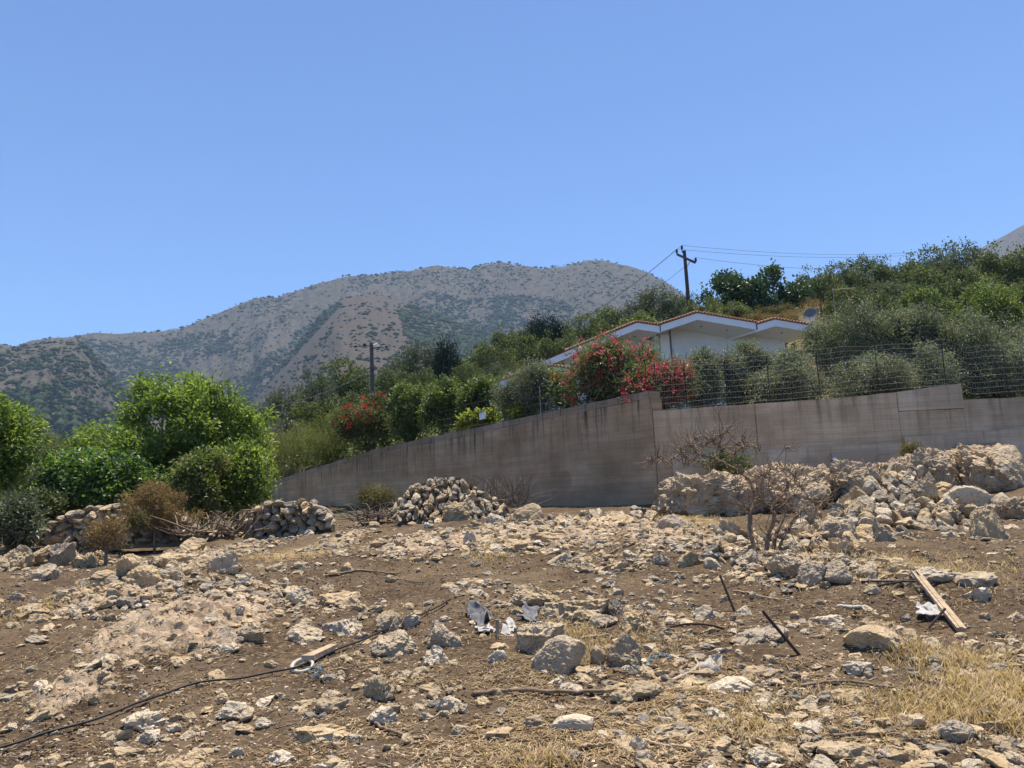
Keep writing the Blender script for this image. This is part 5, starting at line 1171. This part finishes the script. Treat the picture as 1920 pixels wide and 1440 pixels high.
# ------------------------------------------------------------------ gnarled dead tree
def dead_tree():
    b = hit(1415, 1034); Y = b[1]; rg = np.random.default_rng(12)
    T = tag(empty('dead_tree', b), 'gnarled bare dead tree with twisting branches in front of the rock ledge', 'dead tree')
    def P(pts, dy=0.0): return np.array([at(a, c, Y + dy * k / max(1, len(pts) - 1)) for k, (a, c) in enumerate(pts)])
    trunks = [([(1416, 1036), (1408, 1000), (1406, 965), (1418, 935), (1408, 905), (1392, 888), (1365, 872), (1340, 858)], .055, .5), ([(1450, 1030), (1456, 1000), (1470, 968), (1472, 945)], .045, .2), ([(1438, 1032), (1440, 1005), (1452, 975), (1448, 950), (1470, 925)], .05, -.2), ([(1460, 1028), (1478, 990), (1500, 960), (1520, 940)], .032, .3)]
    m = MB()
    for p_, r, dy in trunks:
        C = curve(P(p_, dy), 34); C = C + (vnoise(np.stack([np.arange(34) * .5, np.full(34, r * 99), np.zeros(34)], -1)) - .5)[:, None] * .05; m.tube(C, .72 * np.linspace(r, r * .45, 34) * (1 + .25 * (rg.random(34) - .5)), 8)
    inv(m.build('trunk', M['dead_wood'], T, True), T)
    limbs = [([(1340, 858), (1312, 852), (1298, 838), (1302, 822), (1318, 818), (1328, 828), (1318, 836)], .022, .3), ([(1318, 818), (1335, 822), (1350, 816), (1362, 808), (1356, 802)], .014, .3), ([(1365, 872), (1345, 866), (1325, 872), (1300, 862), (1280, 868), (1262, 858), (1240, 862)], .02, .6),
             ([(1340, 858), (1352, 846), (1348, 836), (1338, 832)], .014, .1), ([(1392, 888), (1380, 868), (1378, 850), (1395, 838), (1415, 836), (1424, 846)], .02, -.3), ([(1395, 838), (1388, 830)], .01, 0), ([(1300, 862), (1285, 856), (1275, 848)], .01, .2),
             ([(1418, 935), (1440, 915), (1452, 900), (1470, 880), (1474, 838)], .014, .2), ([(1472, 945), (1490, 930), (1500, 912)], .014, .1), ([(1470, 925), (1478, 905), (1490, 895)], .016, .1), ([(1408, 905), (1430, 890), (1446, 880)], .014, -.2), ([(1406, 965), (1390, 950), (1384, 930)], .014, -.2),
             ([(1448, 950), (1430, 940), (1420, 925)], .012, -.1), ([(1500, 960), (1530, 955), (1545, 940)], .014, .2), ([(1240, 862), (1232, 856), (1222, 862)], .008, 0), ([(1318, 836), (1306, 842), (1296, 834)], .009, 0)]
    for p_, r, dy in limbs:
        C = curve(P(p_, dy), 20); m = MB(); m.tube(C, .75 * np.linspace(r, r * .4, 20), 6); inv(m.build('branch', M['dead_wood'], T, True), T)
    m = MB()
    for k in range(620):
        p_, r, dy = (limbs + trunks)[rg.integers(0, len(limbs) + 4)]; C = P(p_, dy); i = rg.integers(1, len(C)); a = C[i]; d = rg.normal(size=3); d /= np.linalg.norm(d); L = rg.uniform(.1, .4)
        m.tube(curve([a, a + d * L * .5 + rg.normal(size=3) * .03, a + d * L + [0, 0, .04]], 6), np.linspace(.007, .003, 6), 4, False)
    o = inv(m.build('twigs', M['dead_wood'], T, True), T); o['kind'] = 'stuff'
dead_tree()

# ------------------------------------------------------------------ plants
def leaf_cloud(pos, nrm_bias, L, Wd, rg, tint, up=0.3, fold=0.25):
    """rhombic folded leaves at pos"""
    n_ = len(pos); d = rg.normal(size=(n_, 3)) + nrm_bias * 0.9; d /= np.linalg.norm(d, axis=1)[:, None] + 1e-9
    nn = rg.normal(size=(n_, 3)) + np.array([0, 0, up * 3]); s_ = np.cross(d, nn); s_ /= np.linalg.norm(s_, axis=1)[:, None] + 1e-9; nn = np.cross(s_, d)
    l = (L * rg.uniform(.65, 1.3, n_))[:, None]; w = (Wd * rg.uniform(.7, 1.25, n_))[:, None]
    V = np.stack([pos, pos + d * l * .45 + s_ * w + nn * w * fold, pos + d * l - nn * l * .12, pos + d * l * .45 - s_ * w + nn * w * fold], 1)
    i = np.arange(n_)[:, None] * 4; F = np.concatenate([i + [0, 1, 2], i + [0, 2, 3]])
    return V.reshape(-1, 3), F, np.repeat(tint, 4)
def crown_mesh(name, rx, ry, rz, n_leaf, L, Wd, mat, seed, lobes=12, lobe_r=0.42, per=7, hollow=0.55, shape='round', up=0.3):
    """crown filling a box of half-sizes rx, ry, rz centred on the origin: irregular lobes carrying leafy twigs"""
    rg = np.random.default_rng(seed); C = []
    for k in range(lobes):
        for _ in range(30):
            q = rg.uniform(-1, 1, 3); r = np.linalg.norm(q)
            if r > 1: continue
            if shape == 'cone' and math.hypot(q[0], q[1]) > (1 - q[2]) / 2 + .08: continue
            if shape == 'dome' and q[2] < -0.6: continue
            if 0.25 < r: break
        C.append(np.append(q / max(r, .01) * rg.uniform(.8, 1.08), lobe_r * rg.uniform(.28, .5)) if k % 4 == 3 and shape != 'cone' else np.append(q * (1 - lobe_r * 0.6), lobe_r * rg.uniform(.55, 1.2)))
    C = np.array(C); nt = n_leaf // per
    w = C[:, 3] ** 2; k = rg.choice(len(C), nt, p=w / w.sum()); d = rg.normal(size=(nt, 3)); d[:, 2] += 0.25; d /= np.linalg.norm(d, axis=1)[:, None]
    rad = (hollow + (1 - hollow) * rg.random(nt) ** .6) * (1 + .35 * (fbm(d * 2.2 + k[:, None] * 5.1 + seed, 2) - .5) * 2)
    tw = C[k, :3] + d * (C[k, 3] * rad)[:, None]
    S = np.array([rx, ry, rz]); tw = tw * S; out = d * S; out /= np.linalg.norm(out, axis=1)[:, None]
    base = np.clip(0.45 + 0.55 * (fbm(tw * (1.3 / max(L * 3, .25)) + seed, 2) - .5) * 2 + rg.normal(size=nt) * .12, 0, 1)
    pos = np.repeat(tw, per, 0); off = rg.normal(size=pos.shape) * L * 0.85; pos = pos + off
    V, F, T = leaf_cloud(pos, np.repeat(out, per, 0), L, Wd, rg, np.clip(np.repeat(base, per) + rg.normal(size=len(pos)) * .12, 0, 1), up)
    return mesh_np(name, V, F, M[mat], False, {'tint': T})
def trunk_mesh(h, rx, rz, r, seed, mat, nb=6, lean=0.0):
    rg = np.random.default_rng(seed); m = MB(); top = np.array([lean, 0, h])
    m.tube(curve([[0, 0, -.3], [rg.uniform(-.05, .05) * h, 0, h * .5], top], 10), np.linspace(r * 1.25, r * .75, 10), 8)
    for k in range(nb):
        A = 2 * math.pi * (k + rg.random() * .6) / nb; e_ = top + np.array([math.cos(A) * rx * rg.uniform(.4, .8), math.sin(A) * rx * rg.uniform(.4, .8), rz * rg.uniform(.5, 1.5)])
        s_ = top * rg.uniform(.75, 1.0); m.tube(curve([s_, lerp(s_, e_, .5) + rg.normal(size=3) * .08 * rx, e_], 8), np.linspace(r * .5, r * .12, 8), 5, False)
    return m.mesh('trunk', M[mat], True)
SP = {  # leaf length, half-width, leaves per m2 of crown box face, material, bark, lobes
 'walnut': (.125, .036, 'walnut_leaf', 'grey_bark', 120), 'mulberry': (.115, .042, 'mulberry_leaf', 'bark', 40), 'bronze': (.10, .03, 'bronze_leaf', 'bark', 36), 'olive': (.085, .016, 'olive_leaf', 'grey_bark', 46),
 'scrub': (.10, .032, 'scrub_leaf', 'bark', 34), 'grey_scrub': (.10, .025, 'grey_scrub_leaf', 'grey_bark', 34), 'carob': (.12, .05, 'carob_leaf', 'bark', 30), 'citrus': (.095, .03, 'citrus_leaf', 'bark', 34), 'tamarisk': (.13, .010, 'tamarisk_leaf', 'bark', 22),
 'oleander': (.15, .018, 'oleander_leaf', 'bark', 40), 'vine': (.10, .045, 'vine_leaf', 'bark', 10), 'dry': (.07, .008, 'dry_leaf', 'dead_wood', 14), 'dry_green': (.07, .009, 'dry_green_leaf', 'dead_wood', 14), 'conifer': (.22, .02, 'conifer_leaf', 'bark', 30)}
CROWNS = {}
def plant(sp, x0, x1, y0, y1, Y, n_, label, cat='tree', name=None, seed=1, big=1.0, shape='round', group=None, flowers=None, trunk=True, dep=0.8, lobe_r=.3, shared=False):
    """crown inside the pixel box at depth Y, trunk down to the ground"""
    L, Wd, mat, bark, lb = SP[sp]; q = at((x0 + x1) / 2, (y0 + y1) / 2, Y); rx = (x1 - x0) / 2 / FPX * Y; rz = (y1 - y0) / 2 / FPX * Y; ry = rx * dep
    g = pole_ground(q); base = np.array([q[0], q[1], min(g, q[2] - rz * 0.9)])
    o = tag(empty(name or {'tree': 'tree', 'shrub': 'shrub', 'bush': 'bush'}.get(cat, 'shrub'), base), label, cat, group)
    if shared:                                        # far trees of one kind share a few crowns
        ks = (sp, shape, seed % 3)
        if ks not in CROWNS: CROWNS[ks] = crown_mesh('crown', 2.4, 2.1, 1.9, 6500 if sp != 'dry' else 3500, L * 2.0, Wd * 2.0, mat, seed * 13 + 5, lb, lobe_r, shape=shape)
        c = obj('crown', CROWNS[ks], o, q - base); c.scale = (rx * 1.08 / 2.4, ry / 2.1, rz * 1.08 / 1.9)
    else: c = obj('crown', crown_mesh('crown', rx * 1.08, ry, rz * 1.08, int(n_ * 1.12), L * 1.22 * big, Wd * big, mat, seed * 13 + 5, lb, lobe_r, shape=shape), o, q - base)
    if trunk:
        h = max(q[2] - rz * .5 - base[2], .15); obj('trunk', trunk_mesh(h, rx, rz, min(.05 + .035 * rz, .2) if cat == 'tree' else .03, seed, bark), o)
    if flowers:
        fm, nf, box = flowers; rg = np.random.default_rng(seed + 77); V = []; F = []; T = []; k0 = 0; src = np.array([v.co for v in c.data.vertices])[::4] + (q - base)
        pxs, pys = proj(src + base); ok = np.zeros(len(src), bool)
        for bx in box: ok |= (pxs > bx[0]) & (pxs < bx[1]) & (pys > bx[2]) & (pys < bx[3])
        ok &= (src[:, 1] < (q - base)[1] + ry * .5); idx = np.where(ok)[0]
        if len(idx):
            cl = src[rg.choice(idx, nf)]; pos = np.repeat(cl, 12, 0) + rg.normal(size=(nf * 12, 3)) * .05 + [0, -.04, .03]
            V, F, T = leaf_cloud(pos, np.zeros_like(pos) + [0, -.3, .4], .065, .028, rg, rg.random(len(pos)), .2); fo = obj('blossom', mesh_np('blossom', V, F, M[fm], False, {'tint': T}), c); fo.matrix_parent_inverse = Matrix.Translation(Vector(tuple(float(x_) for x_ in (base - q))))
            fo['kind'] = 'stuff'
    return o
# left trees
plant('walnut', -170, 52, 752, 925, 20.5, 16000, 'bright green leafy tree cut off by the left edge', seed=1)
plant('walnut', 190, 492, 708, 950, 24.0, 30000, 'tall bright green spreading tree, the biggest on the left', seed=2, dep=.7, lobe_r=.155)
plant('mulberry', 96, 312, 845, 962, 21.5, 17000, 'dense round bright green tree behind the left dry stone wall', seed=3, shape='dome')
plant('bronze', 325, 428, 842, 965, 20.8, 7000, 'dark green shrub with bronze young tips left of the concrete wall end', 'shrub', seed=4)
plant('walnut', 378, 504, 835, 960, 21.9, 10000, 'light green low sapling in front of the concrete wall end', seed=5, big=.85)
plant('walnut', 128, 215, 800, 880, 30.0, 3500, 'yellow-green small tree between the round tree and the tall spreading tree', seed=6)
plant('grey_scrub', 0, 70, 945, 1030, 17.6, 4500, 'grey-green shrub at the left edge before the dry stone wall', 'shrub', seed=7)
plant('scrub', 30, 112, 925, 985, 20.0, 4500, 'low green creeper behind the left end of the dry stone wall', 'shrub', seed=8, trunk=False)
plant('grey_scrub', 20, 110, 870, 935, 36, 3500, 'silvery grey bush in the gap beside the left-edge tree', 'bush', seed=9)
plant('scrub', 60, 150, 835, 900, 48, 3500, 'dull green bush higher in the left gap', 'bush', seed=10, big=1.6)
plant('olive', -20, 60, 850, 920, 42, 3000, 'grey olive crown behind the left-edge tree', seed=11, big=1.6)
plant('dry', 212, 372, 915, 1012, 18.0, 9000, 'large brown dried-out bush in front of the left dry stone wall', 'bush', seed=12, shape='dome')
plant('dry_green', 238, 275, 958, 990, 17.2, 1200, 'small greenish tuft growing on the left dry stone wall', 'bush', seed=13, trunk=False)
plant('dry', 165, 232, 975, 1035, 14.6, 1500, 'small brown weed with thin stems among the left rocks', 'bush', seed=14)
plant('dry_green', 674, 742, 912, 958, 19.0, 3000, 'small olive-green bush at the foot of the stained wall', 'bush', seed=15)
plant('dry_green', 1688, 1722, 832, 872, 19.0, 1400, 'small dry green bush on top of the rubble heap', 'bush', seed=16)
plant('dry_green', 1758, 1848, 1085, 1158, 10.6, 6000, 'fine grey-green dry bush right of the splintered plank', 'bush', seed=17, shape='dome', big=.7)
plant('dry_green', 1690, 1760, 1025, 1062, 13.0, 1800, 'straw-coloured weed patch below the rubble heap', 'bush', seed=18, big=.8)
plant('scrub', 1320, 1400, 855, 885, 19.2, 900, 'small green weed on the rock ledge against the wall', 'bush', seed=19, trunk=False)
# garden behind the left wall
plant('tamarisk', 478, 612, 775, 905, 40.5, 8000, 'feathery pale green shrub spilling over the low end of the wall', 'shrub', seed=20)
plant('tamarisk', 560, 668, 775, 880, 36.5, 7000, 'feathery yellow-green shrub just left of the red flowers', 'shrub', seed=21)
plant('scrub', 625, 762, 745, 850, 32.5, 9000, 'dark bush topped with scarlet flowers on the stained wall', 'shrub', seed=22, flowers=('red_flower', 130, [(640, 700, 735, 800), (695, 745, 735, 768), (605, 660, 780, 830)]))
plant('citrus', 735, 812, 712, 835, 31.0, 6000, 'dark upright hedge shrub right of the scarlet flowers', 'shrub', seed=23)
plant('citrus', 780, 880, 700, 815, 29.5, 8000, 'bright green citrus shrub left of the fence sign', 'shrub', seed=24)
plant('citrus', 858, 945, 705, 800, 28.5, 7000, 'mid-green citrus shrub behind the fence sign', 'shrub', seed=25)
plant('olive', 922, 1012, 700, 800, 26.0, 8000, 'grey-green olive bush right of the fence sign', seed=26)
plant('olive', 968, 1062, 670, 790, 25.0, 7500, 'taller grey olive with thin trunk left of the pink oleander', seed=27)
plant('citrus', 1035, 1085, 695, 770, 23.6, 2500, 'small bright green shrub with orange flowers beside the oleander', 'shrub', seed=28, flowers=('orange_flower', 7, [(1035, 1060, 695, 735)]))
plant('vine', 855, 955, 775, 818, 27.6, 2200, 'yellow-green vine leaves trailing on top of the stained wall', 'vine', seed=29, name='vine', trunk=False, dep=.3)
plant('vine', 950, 1015, 760, 795, 25.5, 1200, 'pale vine leaves on the wall under the grey olives', 'vine', seed=30, name='vine', trunk=False, dep=.3)
plant('oleander', 1058, 1238, 646, 772, 22.3, 20000, 'tall oleander covered in pink-red blossom above the wall corner', 'shrub', seed=31, flowers=('pink_flower', 950, [(1040, 1230, 630, 770)]), name='oleander')
plant('oleander', 1165, 1298, 676, 786, 21.4, 9500, 'lower pink-red oleander spilling through the fence at the wall corner', 'shrub', seed=32, flowers=('pink_flower', 800, [(1160, 1300, 670, 790)]), name='oleander')
# olives behind the wire fence
plant('olive', 1265, 1352, 660, 785, 23.0, 11000, 'grey olive bush next to the oleander behind the fence', seed=33)
plant('olive', 1330, 1452, 648, 780, 23.6, 17000, 'rounded silvery olive in front of the house wall', seed=34)
plant('olive', 1400, 1545, 672, 775, 22.2, 13000, 'low spreading olive behind the fence below the third gable', seed=35)
plant('olive', 1508, 1700, 572, 750, 25.0, 28000, 'big silvery olive tree hiding the end of the house', seed=36)
plant('olive', 1640, 1800, 580, 755, 24.5, 22000, 'olive tree right of the big silvery olive', seed=37)
plant('olive', 1540, 1720, 665, 770, 22.2, 13000, 'low dark olive growth right behind the fence', seed=38)
plant('olive', 1755, 1955, 590, 765, 23.5, 24000, 'olive tree behind the fence at the right edge', seed=39)
plant('citrus', 1790, 1950, 535, 640, 33, 9000, 'fresh light green tree above the right-hand olives', seed=40)
plant('olive', 1432, 1532, 655, 765, 24.3, 8000, 'olive filling the gap between the low spreading olive and the big silvery olive', seed=42)
plant('olive', 1690, 1800, 640, 765, 22.4, 9000, 'low olive filling the gap before the right-edge olive', seed=43)
# hillside trees and scrub (each one a thing)
far = [  # species, x0, x1, ytop, ybottom, depth, leaves, label, shape
 ('conifer', 806, 866, 632, 730, 58, 6000, 'dark pointed conifer standing above the garden hedge', 'cone'),
 ('conifer', 1000, 1056, 598, 655, 92, 3500, 'dark bushy conifer between the green trees left of the house', 'dome'),
 ('carob', 1325, 1420, 516, 592, 72, 9000, 'left half of the dense dark green carob pair above the house', 'round'),
 ('carob', 1385, 1500, 508, 595, 70, 10000, 'right and larger of the dense dark carob pair above the house', 'round'),
 ('grey_scrub', 1186, 1262, 545, 612, 62, 5000, 'grey-green tree left of the tall utility pole', 'round'),
 ('grey_scrub', 1240, 1300, 548, 605, 66, 4000, 'grey-green tree right behind the tall utility pole', 'round'),
 ('scrub', 1290, 1350, 555, 605, 60, 3000, 'low green scrub right of the tall utility pole above the roof', 'dome'),
 ('citrus', 1170, 1235, 590, 625, 55, 2500, 'light green low tree behind the first gable', 'dome'),
 ('scrub', 1060, 1140, 598, 660, 75, 4500, 'green tree just left of the first gable', 'round'),
 ('scrub', 1110, 1190, 580, 640, 85, 4500, 'dull green tree behind the first gable ridge', 'round'),
 ('scrub', 1020, 1085, 625, 690, 62, 4500, 'dark green tree touching the left eave of the house', 'round'),
 ('scrub', 950, 1030, 635, 700, 66, 5000, 'round mid-green tree above the low outbuilding', 'round'),
 ('scrub', 880, 960, 648, 720, 62, 5000, 'round green tree right of the pointed conifer', 'round'),
 ('scrub', 930, 1000, 615, 670, 95, 3500, 'small green tree left of the dark bushy conifer', 'round'),
 ('grey_scrub', 900, 960, 672, 735, 48, 4000, 'greyish tree above the citrus shrubs', 'round'),
 ('citrus', 935, 985, 690, 745, 42, 3000, 'light green tree left of the low outbuilding', 'round'),
 ('grey_scrub', 745, 815, 650, 720, 80, 4500, 'grey-green tree left of the pointed conifer', 'round'),
 ('scrub', 850, 905, 690, 745, 50, 3000, 'dark green shrub below the round tree by the conifer', 'round'),
 ('scrub', 700, 770, 695, 765, 52, 4000, 'olive-green shrub right of the street pole', 'round'),
 ('scrub', 752, 812, 690, 745, 46, 3500, 'green shrub between the street pole and the citrus hedge', 'round'),
 ('scrub', 600, 690, 682, 770, 60, 6000, 'dark rounded tree left of the street pole', 'round'),
 ('grey_scrub', 555, 625, 705, 790, 55, 4500, 'grey-green tree left of the dark rounded tree', 'round'),
 ('grey_scrub', 488, 560, 738, 810, 52, 4000, 'grey bush above the feathery shrub at the wall end', 'round'),
 ('olive', 470, 545, 785, 860, 46, 4500, 'silvery bush between the tall green tree and the feathery shrub', 'round'),
 ('scrub', 640, 700, 740, 790, 44, 3000, 'shaded shrub behind the scarlet flowers', 'round'),
 ('scrub', 420, 490, 790, 850, 60, 3000, 'small dark tree behind the right side of the tall green tree', 'round'),
 ('grey_scrub', 165, 260, 810, 860, 75, 3500, 'distant grey-green tree behind the yellow-green small tree', 'round'),
 ('scrub', 60, 150, 820, 865, 85, 3500, 'distant dull tree on the left skyline of the slope', 'round'),
 ('scrub', 1500, 1570, 506, 572, 78, 4500, 'grey-green tree right of the carob pair', 'round'),
 ('scrub', 1535, 1610, 500, 555, 90, 4500, 'scrub tree on the skyline above the thin wooden frame', 'round'),
 ('scrub', 1590, 1660, 485, 548, 92, 4500, 'skyline scrub tree third from the carob pair', 'round'),
 ('scrub', 1640, 1730, 488, 550, 88, 5000, 'skyline scrub tree fourth from the carob pair', 'round'),
 ('scrub', 1710, 1790, 470, 540, 92, 5000, 'skyline scrub tree left of the tallest skyline tree', 'round'),
 ('grey_scrub', 1745, 1850, 462, 545, 90, 7000, 'tallest grey-green skyline tree near the right mountain', 'round'),
 ('scrub', 1840, 1945, 462, 550, 84, 7000, 'skyline scrub tree at the right edge', 'round'),
 ('grey_scrub', 1590, 1700, 520, 585, 62, 6000, 'grey bushy tree in the middle of the scrub hill', 'round'),
 ('scrub', 1555, 1620, 540, 590, 58, 3500, 'green shrub beside the thin wooden frame', 'round'),
 ('citrus', 1690, 1780, 535, 600, 56, 5000, 'yellow-green shrub in the middle right of the scrub hill', 'round'),
 ('scrub', 1760, 1860, 510, 580, 66, 6000, 'dark shrub below the tallest skyline tree', 'round'),
 ('scrub', 1690, 1770, 505, 560, 76, 4500, 'scrub mass left of the dark shrub on the hill', 'round'),
 ('scrub', 1850, 1950, 525, 590, 60, 5000, 'dark green shrub at the right edge of the scrub hill', 'round'),
 ('dry', 1478, 1545, 530, 562, 80, 3000, 'brown dried bush right of the carob pair', 'dome'),
 ('dry', 1400, 1500, 578, 605, 52, 2500, 'strip of brown dried bush between carob and roof', 'dome'),
 ('dry', 1500, 1560, 556, 600, 58, 2500, 'brown dried bush around the satellite dish', 'dome'),
 ('dry_green', 1420, 1490, 572, 600, 60, 2000, 'mixed dry green bush under the larger carob', 'dome'),
 ('scrub', 1330, 1400, 565, 600, 54, 2500, 'bright scrub strip over the middle gable', 'dome'),
 ('scrub', 1600, 1670, 545, 600, 48, 4000, 'shrub rising just behind the big silvery olive', 'round'),
 ('scrub', 640, 720, 765, 810, 40, 2500, 'low shrub growth hidden beneath the scarlet flowers', 'dome'),
 ('grey_scrub', 830, 900, 735, 785, 36, 3000, 'grey-green shrub behind the citrus hedge', 'dome'),
 ('scrub', 560, 640, 745, 800, 46, 3500, 'green shrub above the feathery yellow-green shrub', 'round')]
for k, (sp, x0, x1, y0, y1, Y, n_, lb, shp) in enumerate(far):
    plant(sp, x0 - 8, x1 + 8, y0 - 3, y1 + 16, Y, n_, lb, 'tree' if 'tree' in lb or 'carob' in lb or 'conifer' in lb else 'shrub', seed=100 + k, big=max(1.0, Y / 30), shape=shp, group='trees and scrub on the hillside behind the garden', trunk=shp != 'dome', shared=True)

# ------------------------------------------------------------------ dry grass, straw litter
def blades(name, label, Z, N, hmin, hmax, seed, wd=0.0035, flat=False, cat='grass', mat='straw'):
    rg = np.random.default_rng(seed); P_ = []
    for cx, cy_, rx, ry, k in Z:
        n_ = int(N * k); P_.append(np.stack([cx + rg.normal(size=n_) * rx * .62, cy_ + rg.normal(size=n_) * ry * .62], -1))
    P_ = np.concatenate(P_); P_ = P_[(P_[:, 1] > 2.8) & (sd_wall(P_[:, 0], P_[:, 1]) < -.2)]; cl = fb2(P_[:, 0], P_[:, 1], 2.2, 3, seed); P_ = P_[rg.random(len(P_)) < ss(.42, .58, cl) + .03]
    n_ = len(P_); z = gz(P_[:, 0], P_[:, 1]); b = np.column_stack([P_, z]); h = rg.uniform(hmin, hmax, n_); A = rg.uniform(0, 6.283, n_); ln = rg.uniform(.2, .9, n_)
    if flat: d = np.stack([np.cos(A), np.sin(A), rg.uniform(-.05, .25, n_)], -1); b[:, 2] += .008
    else: d = np.stack([np.cos(A) * ln, np.sin(A) * ln, np.ones(n_)], -1); d /= np.linalg.norm(d, axis=1)[:, None]
    s_ = np.stack([-np.sin(A + .5), np.cos(A + .5), np.zeros(n_)], -1) * (wd * rg.uniform(.7, 1.6, n_))[:, None]
    mid = b + d * (h * .55)[:, None]; tip = b + d * h[:, None] + np.stack([np.cos(A), np.sin(A), -np.ones(n_) * .6], -1) * (h * (.18 if not flat else .03))[:, None]
    V = np.stack([b - s_, b + s_, mid + s_ * .8, mid - s_ * .8, tip], 1).reshape(-1, 3); i = np.arange(n_)[:, None] * 5
    F3 = np.concatenate([i + [3, 2, 4]]); F4 = i + [0, 1, 2, 3]
    me = mesh_np(name, V, [F3, F4], M[mat], False, {'tint': np.repeat(rg.random(n_), 5)}); return tag(obj(name, me), label, cat, kind='stuff')
blades('dry_grass', 'tall straw-yellow dry grass in the lower right corner and between the rubble', [ell(1850, 1275, 190, 100) + (.36,), ell(1760, 1330, 150, 70) + (.06,), ell(1885, 1340, 110, 60) + (.12,), ell(1700, 1065, 330, 60) + (.25,), ell(1300, 985, 120, 30) + (.12,)], 9000, .04, .14, 5)
blades('dry_grass_tufts', 'short dry grass tufts on the trampled soil', DRY_Z + [ell(1080, 1200, 300, 70) + (.5,), ell(1480, 1330, 200, 90) + (.3,)], 3500, .025, .09, 6)
blades('straw_litter', 'loose straw and twig litter trodden into the soil', [ell(960, 1250, 1900, 380) + (1.0,), ell(1300, 1330, 900, 200) + (.6,)], 42000, .025, .09, 7, .003, True, 'litter')
blades('twig_litter', 'thin dark twigs scattered over the soil', [ell(1100, 1250, 1700, 360) + (1.0,)], 5000, .05, .2, 8, .004, True, 'litter', 'grey_twig')

# low scrub filling the slopes between the single trees: one mass
def scrub_cover():
    rg = np.random.default_rng(9); n_ = 5200
    Y = np.exp(rg.uniform(math.log(24), math.log(125), n_)); X = rg.uniform(-.75, .8, n_) * Y; ok = (sd_wall(X, Y) > 1.2) | (t_wall(X, Y) > 26)
    px_, py_ = proj(np.stack([X, Y, gz(X, Y)], -1)); ok &= ~((px_ > 1150) & (px_ < 1560) & (Y < 55)); ok &= fb2(X, Y, .09, 3, 4) > np.where(px_ > 1380, .47, .36); ok &= (px_ < 1480) | (px_ > 1545) | (Y < 60); ok &= (Y > 30) | (px_ > 500)
    X, Y = X[ok], Y[ok]; Z = gz(X, Y); k = len(X); per = 26; r = rg.uniform(.5, 1.2, k) * (.55 + Y / 110); d = rg.normal(size=(k, per, 3)); d /= np.linalg.norm(d, axis=2)[..., None]; d[..., 2] = np.abs(d[..., 2])
    pos = np.stack([X, Y, Z], -1)[:, None] + d * (r[:, None] * rg.uniform(.6, 1.05, (k, per)))[..., None] * [1.2, 1.2, 1.0]; big = np.repeat(np.clip(Y / 60, .55, 1.6), per)
    V, F, T = leaf_cloud(pos.reshape(-1, 3), d.reshape(-1, 3) * .6, .38 * big, .135 * big, rg, np.clip(np.repeat(rg.random(k), per) * .8 + rg.random(k * per) * .2, 0, 1))
    tag(obj('hillside_scrub', mesh_np('hillside_scrub', V, F, M['scrub_leaf'], False, {'tint': T})), 'low green scrub covering the slopes between the hillside trees', 'scrub', kind='stuff')
scrub_cover()

# ------------------------------------------------------------------ haze: a closed box of thin air round the whole place
hm = bpy.data.materials.new('haze_air'); hm.use_nodes = True; ht = hm.node_tree; ht.nodes.clear()
ho = ht.nodes.new('ShaderNodeOutputMaterial'); pv = ht.nodes.new('ShaderNodeVolumePrincipled')
pv.inputs['Color'].default_value = (0.5, 0.72, 1.0, 1); pv.inputs['Density'].default_value = 0.0001; pv.inputs['Anisotropy'].default_value = 0.0
ht.links.new(pv.outputs[0], ho.inputs['Volume'])
zmin = min(float(Zm.min()), -60.0) - 5
m = MB(); m.box((-3600, -80, zmin), (3600, 4100, 1250)); hz = m.build('haze', hm); tag(hz, kind='stuff')
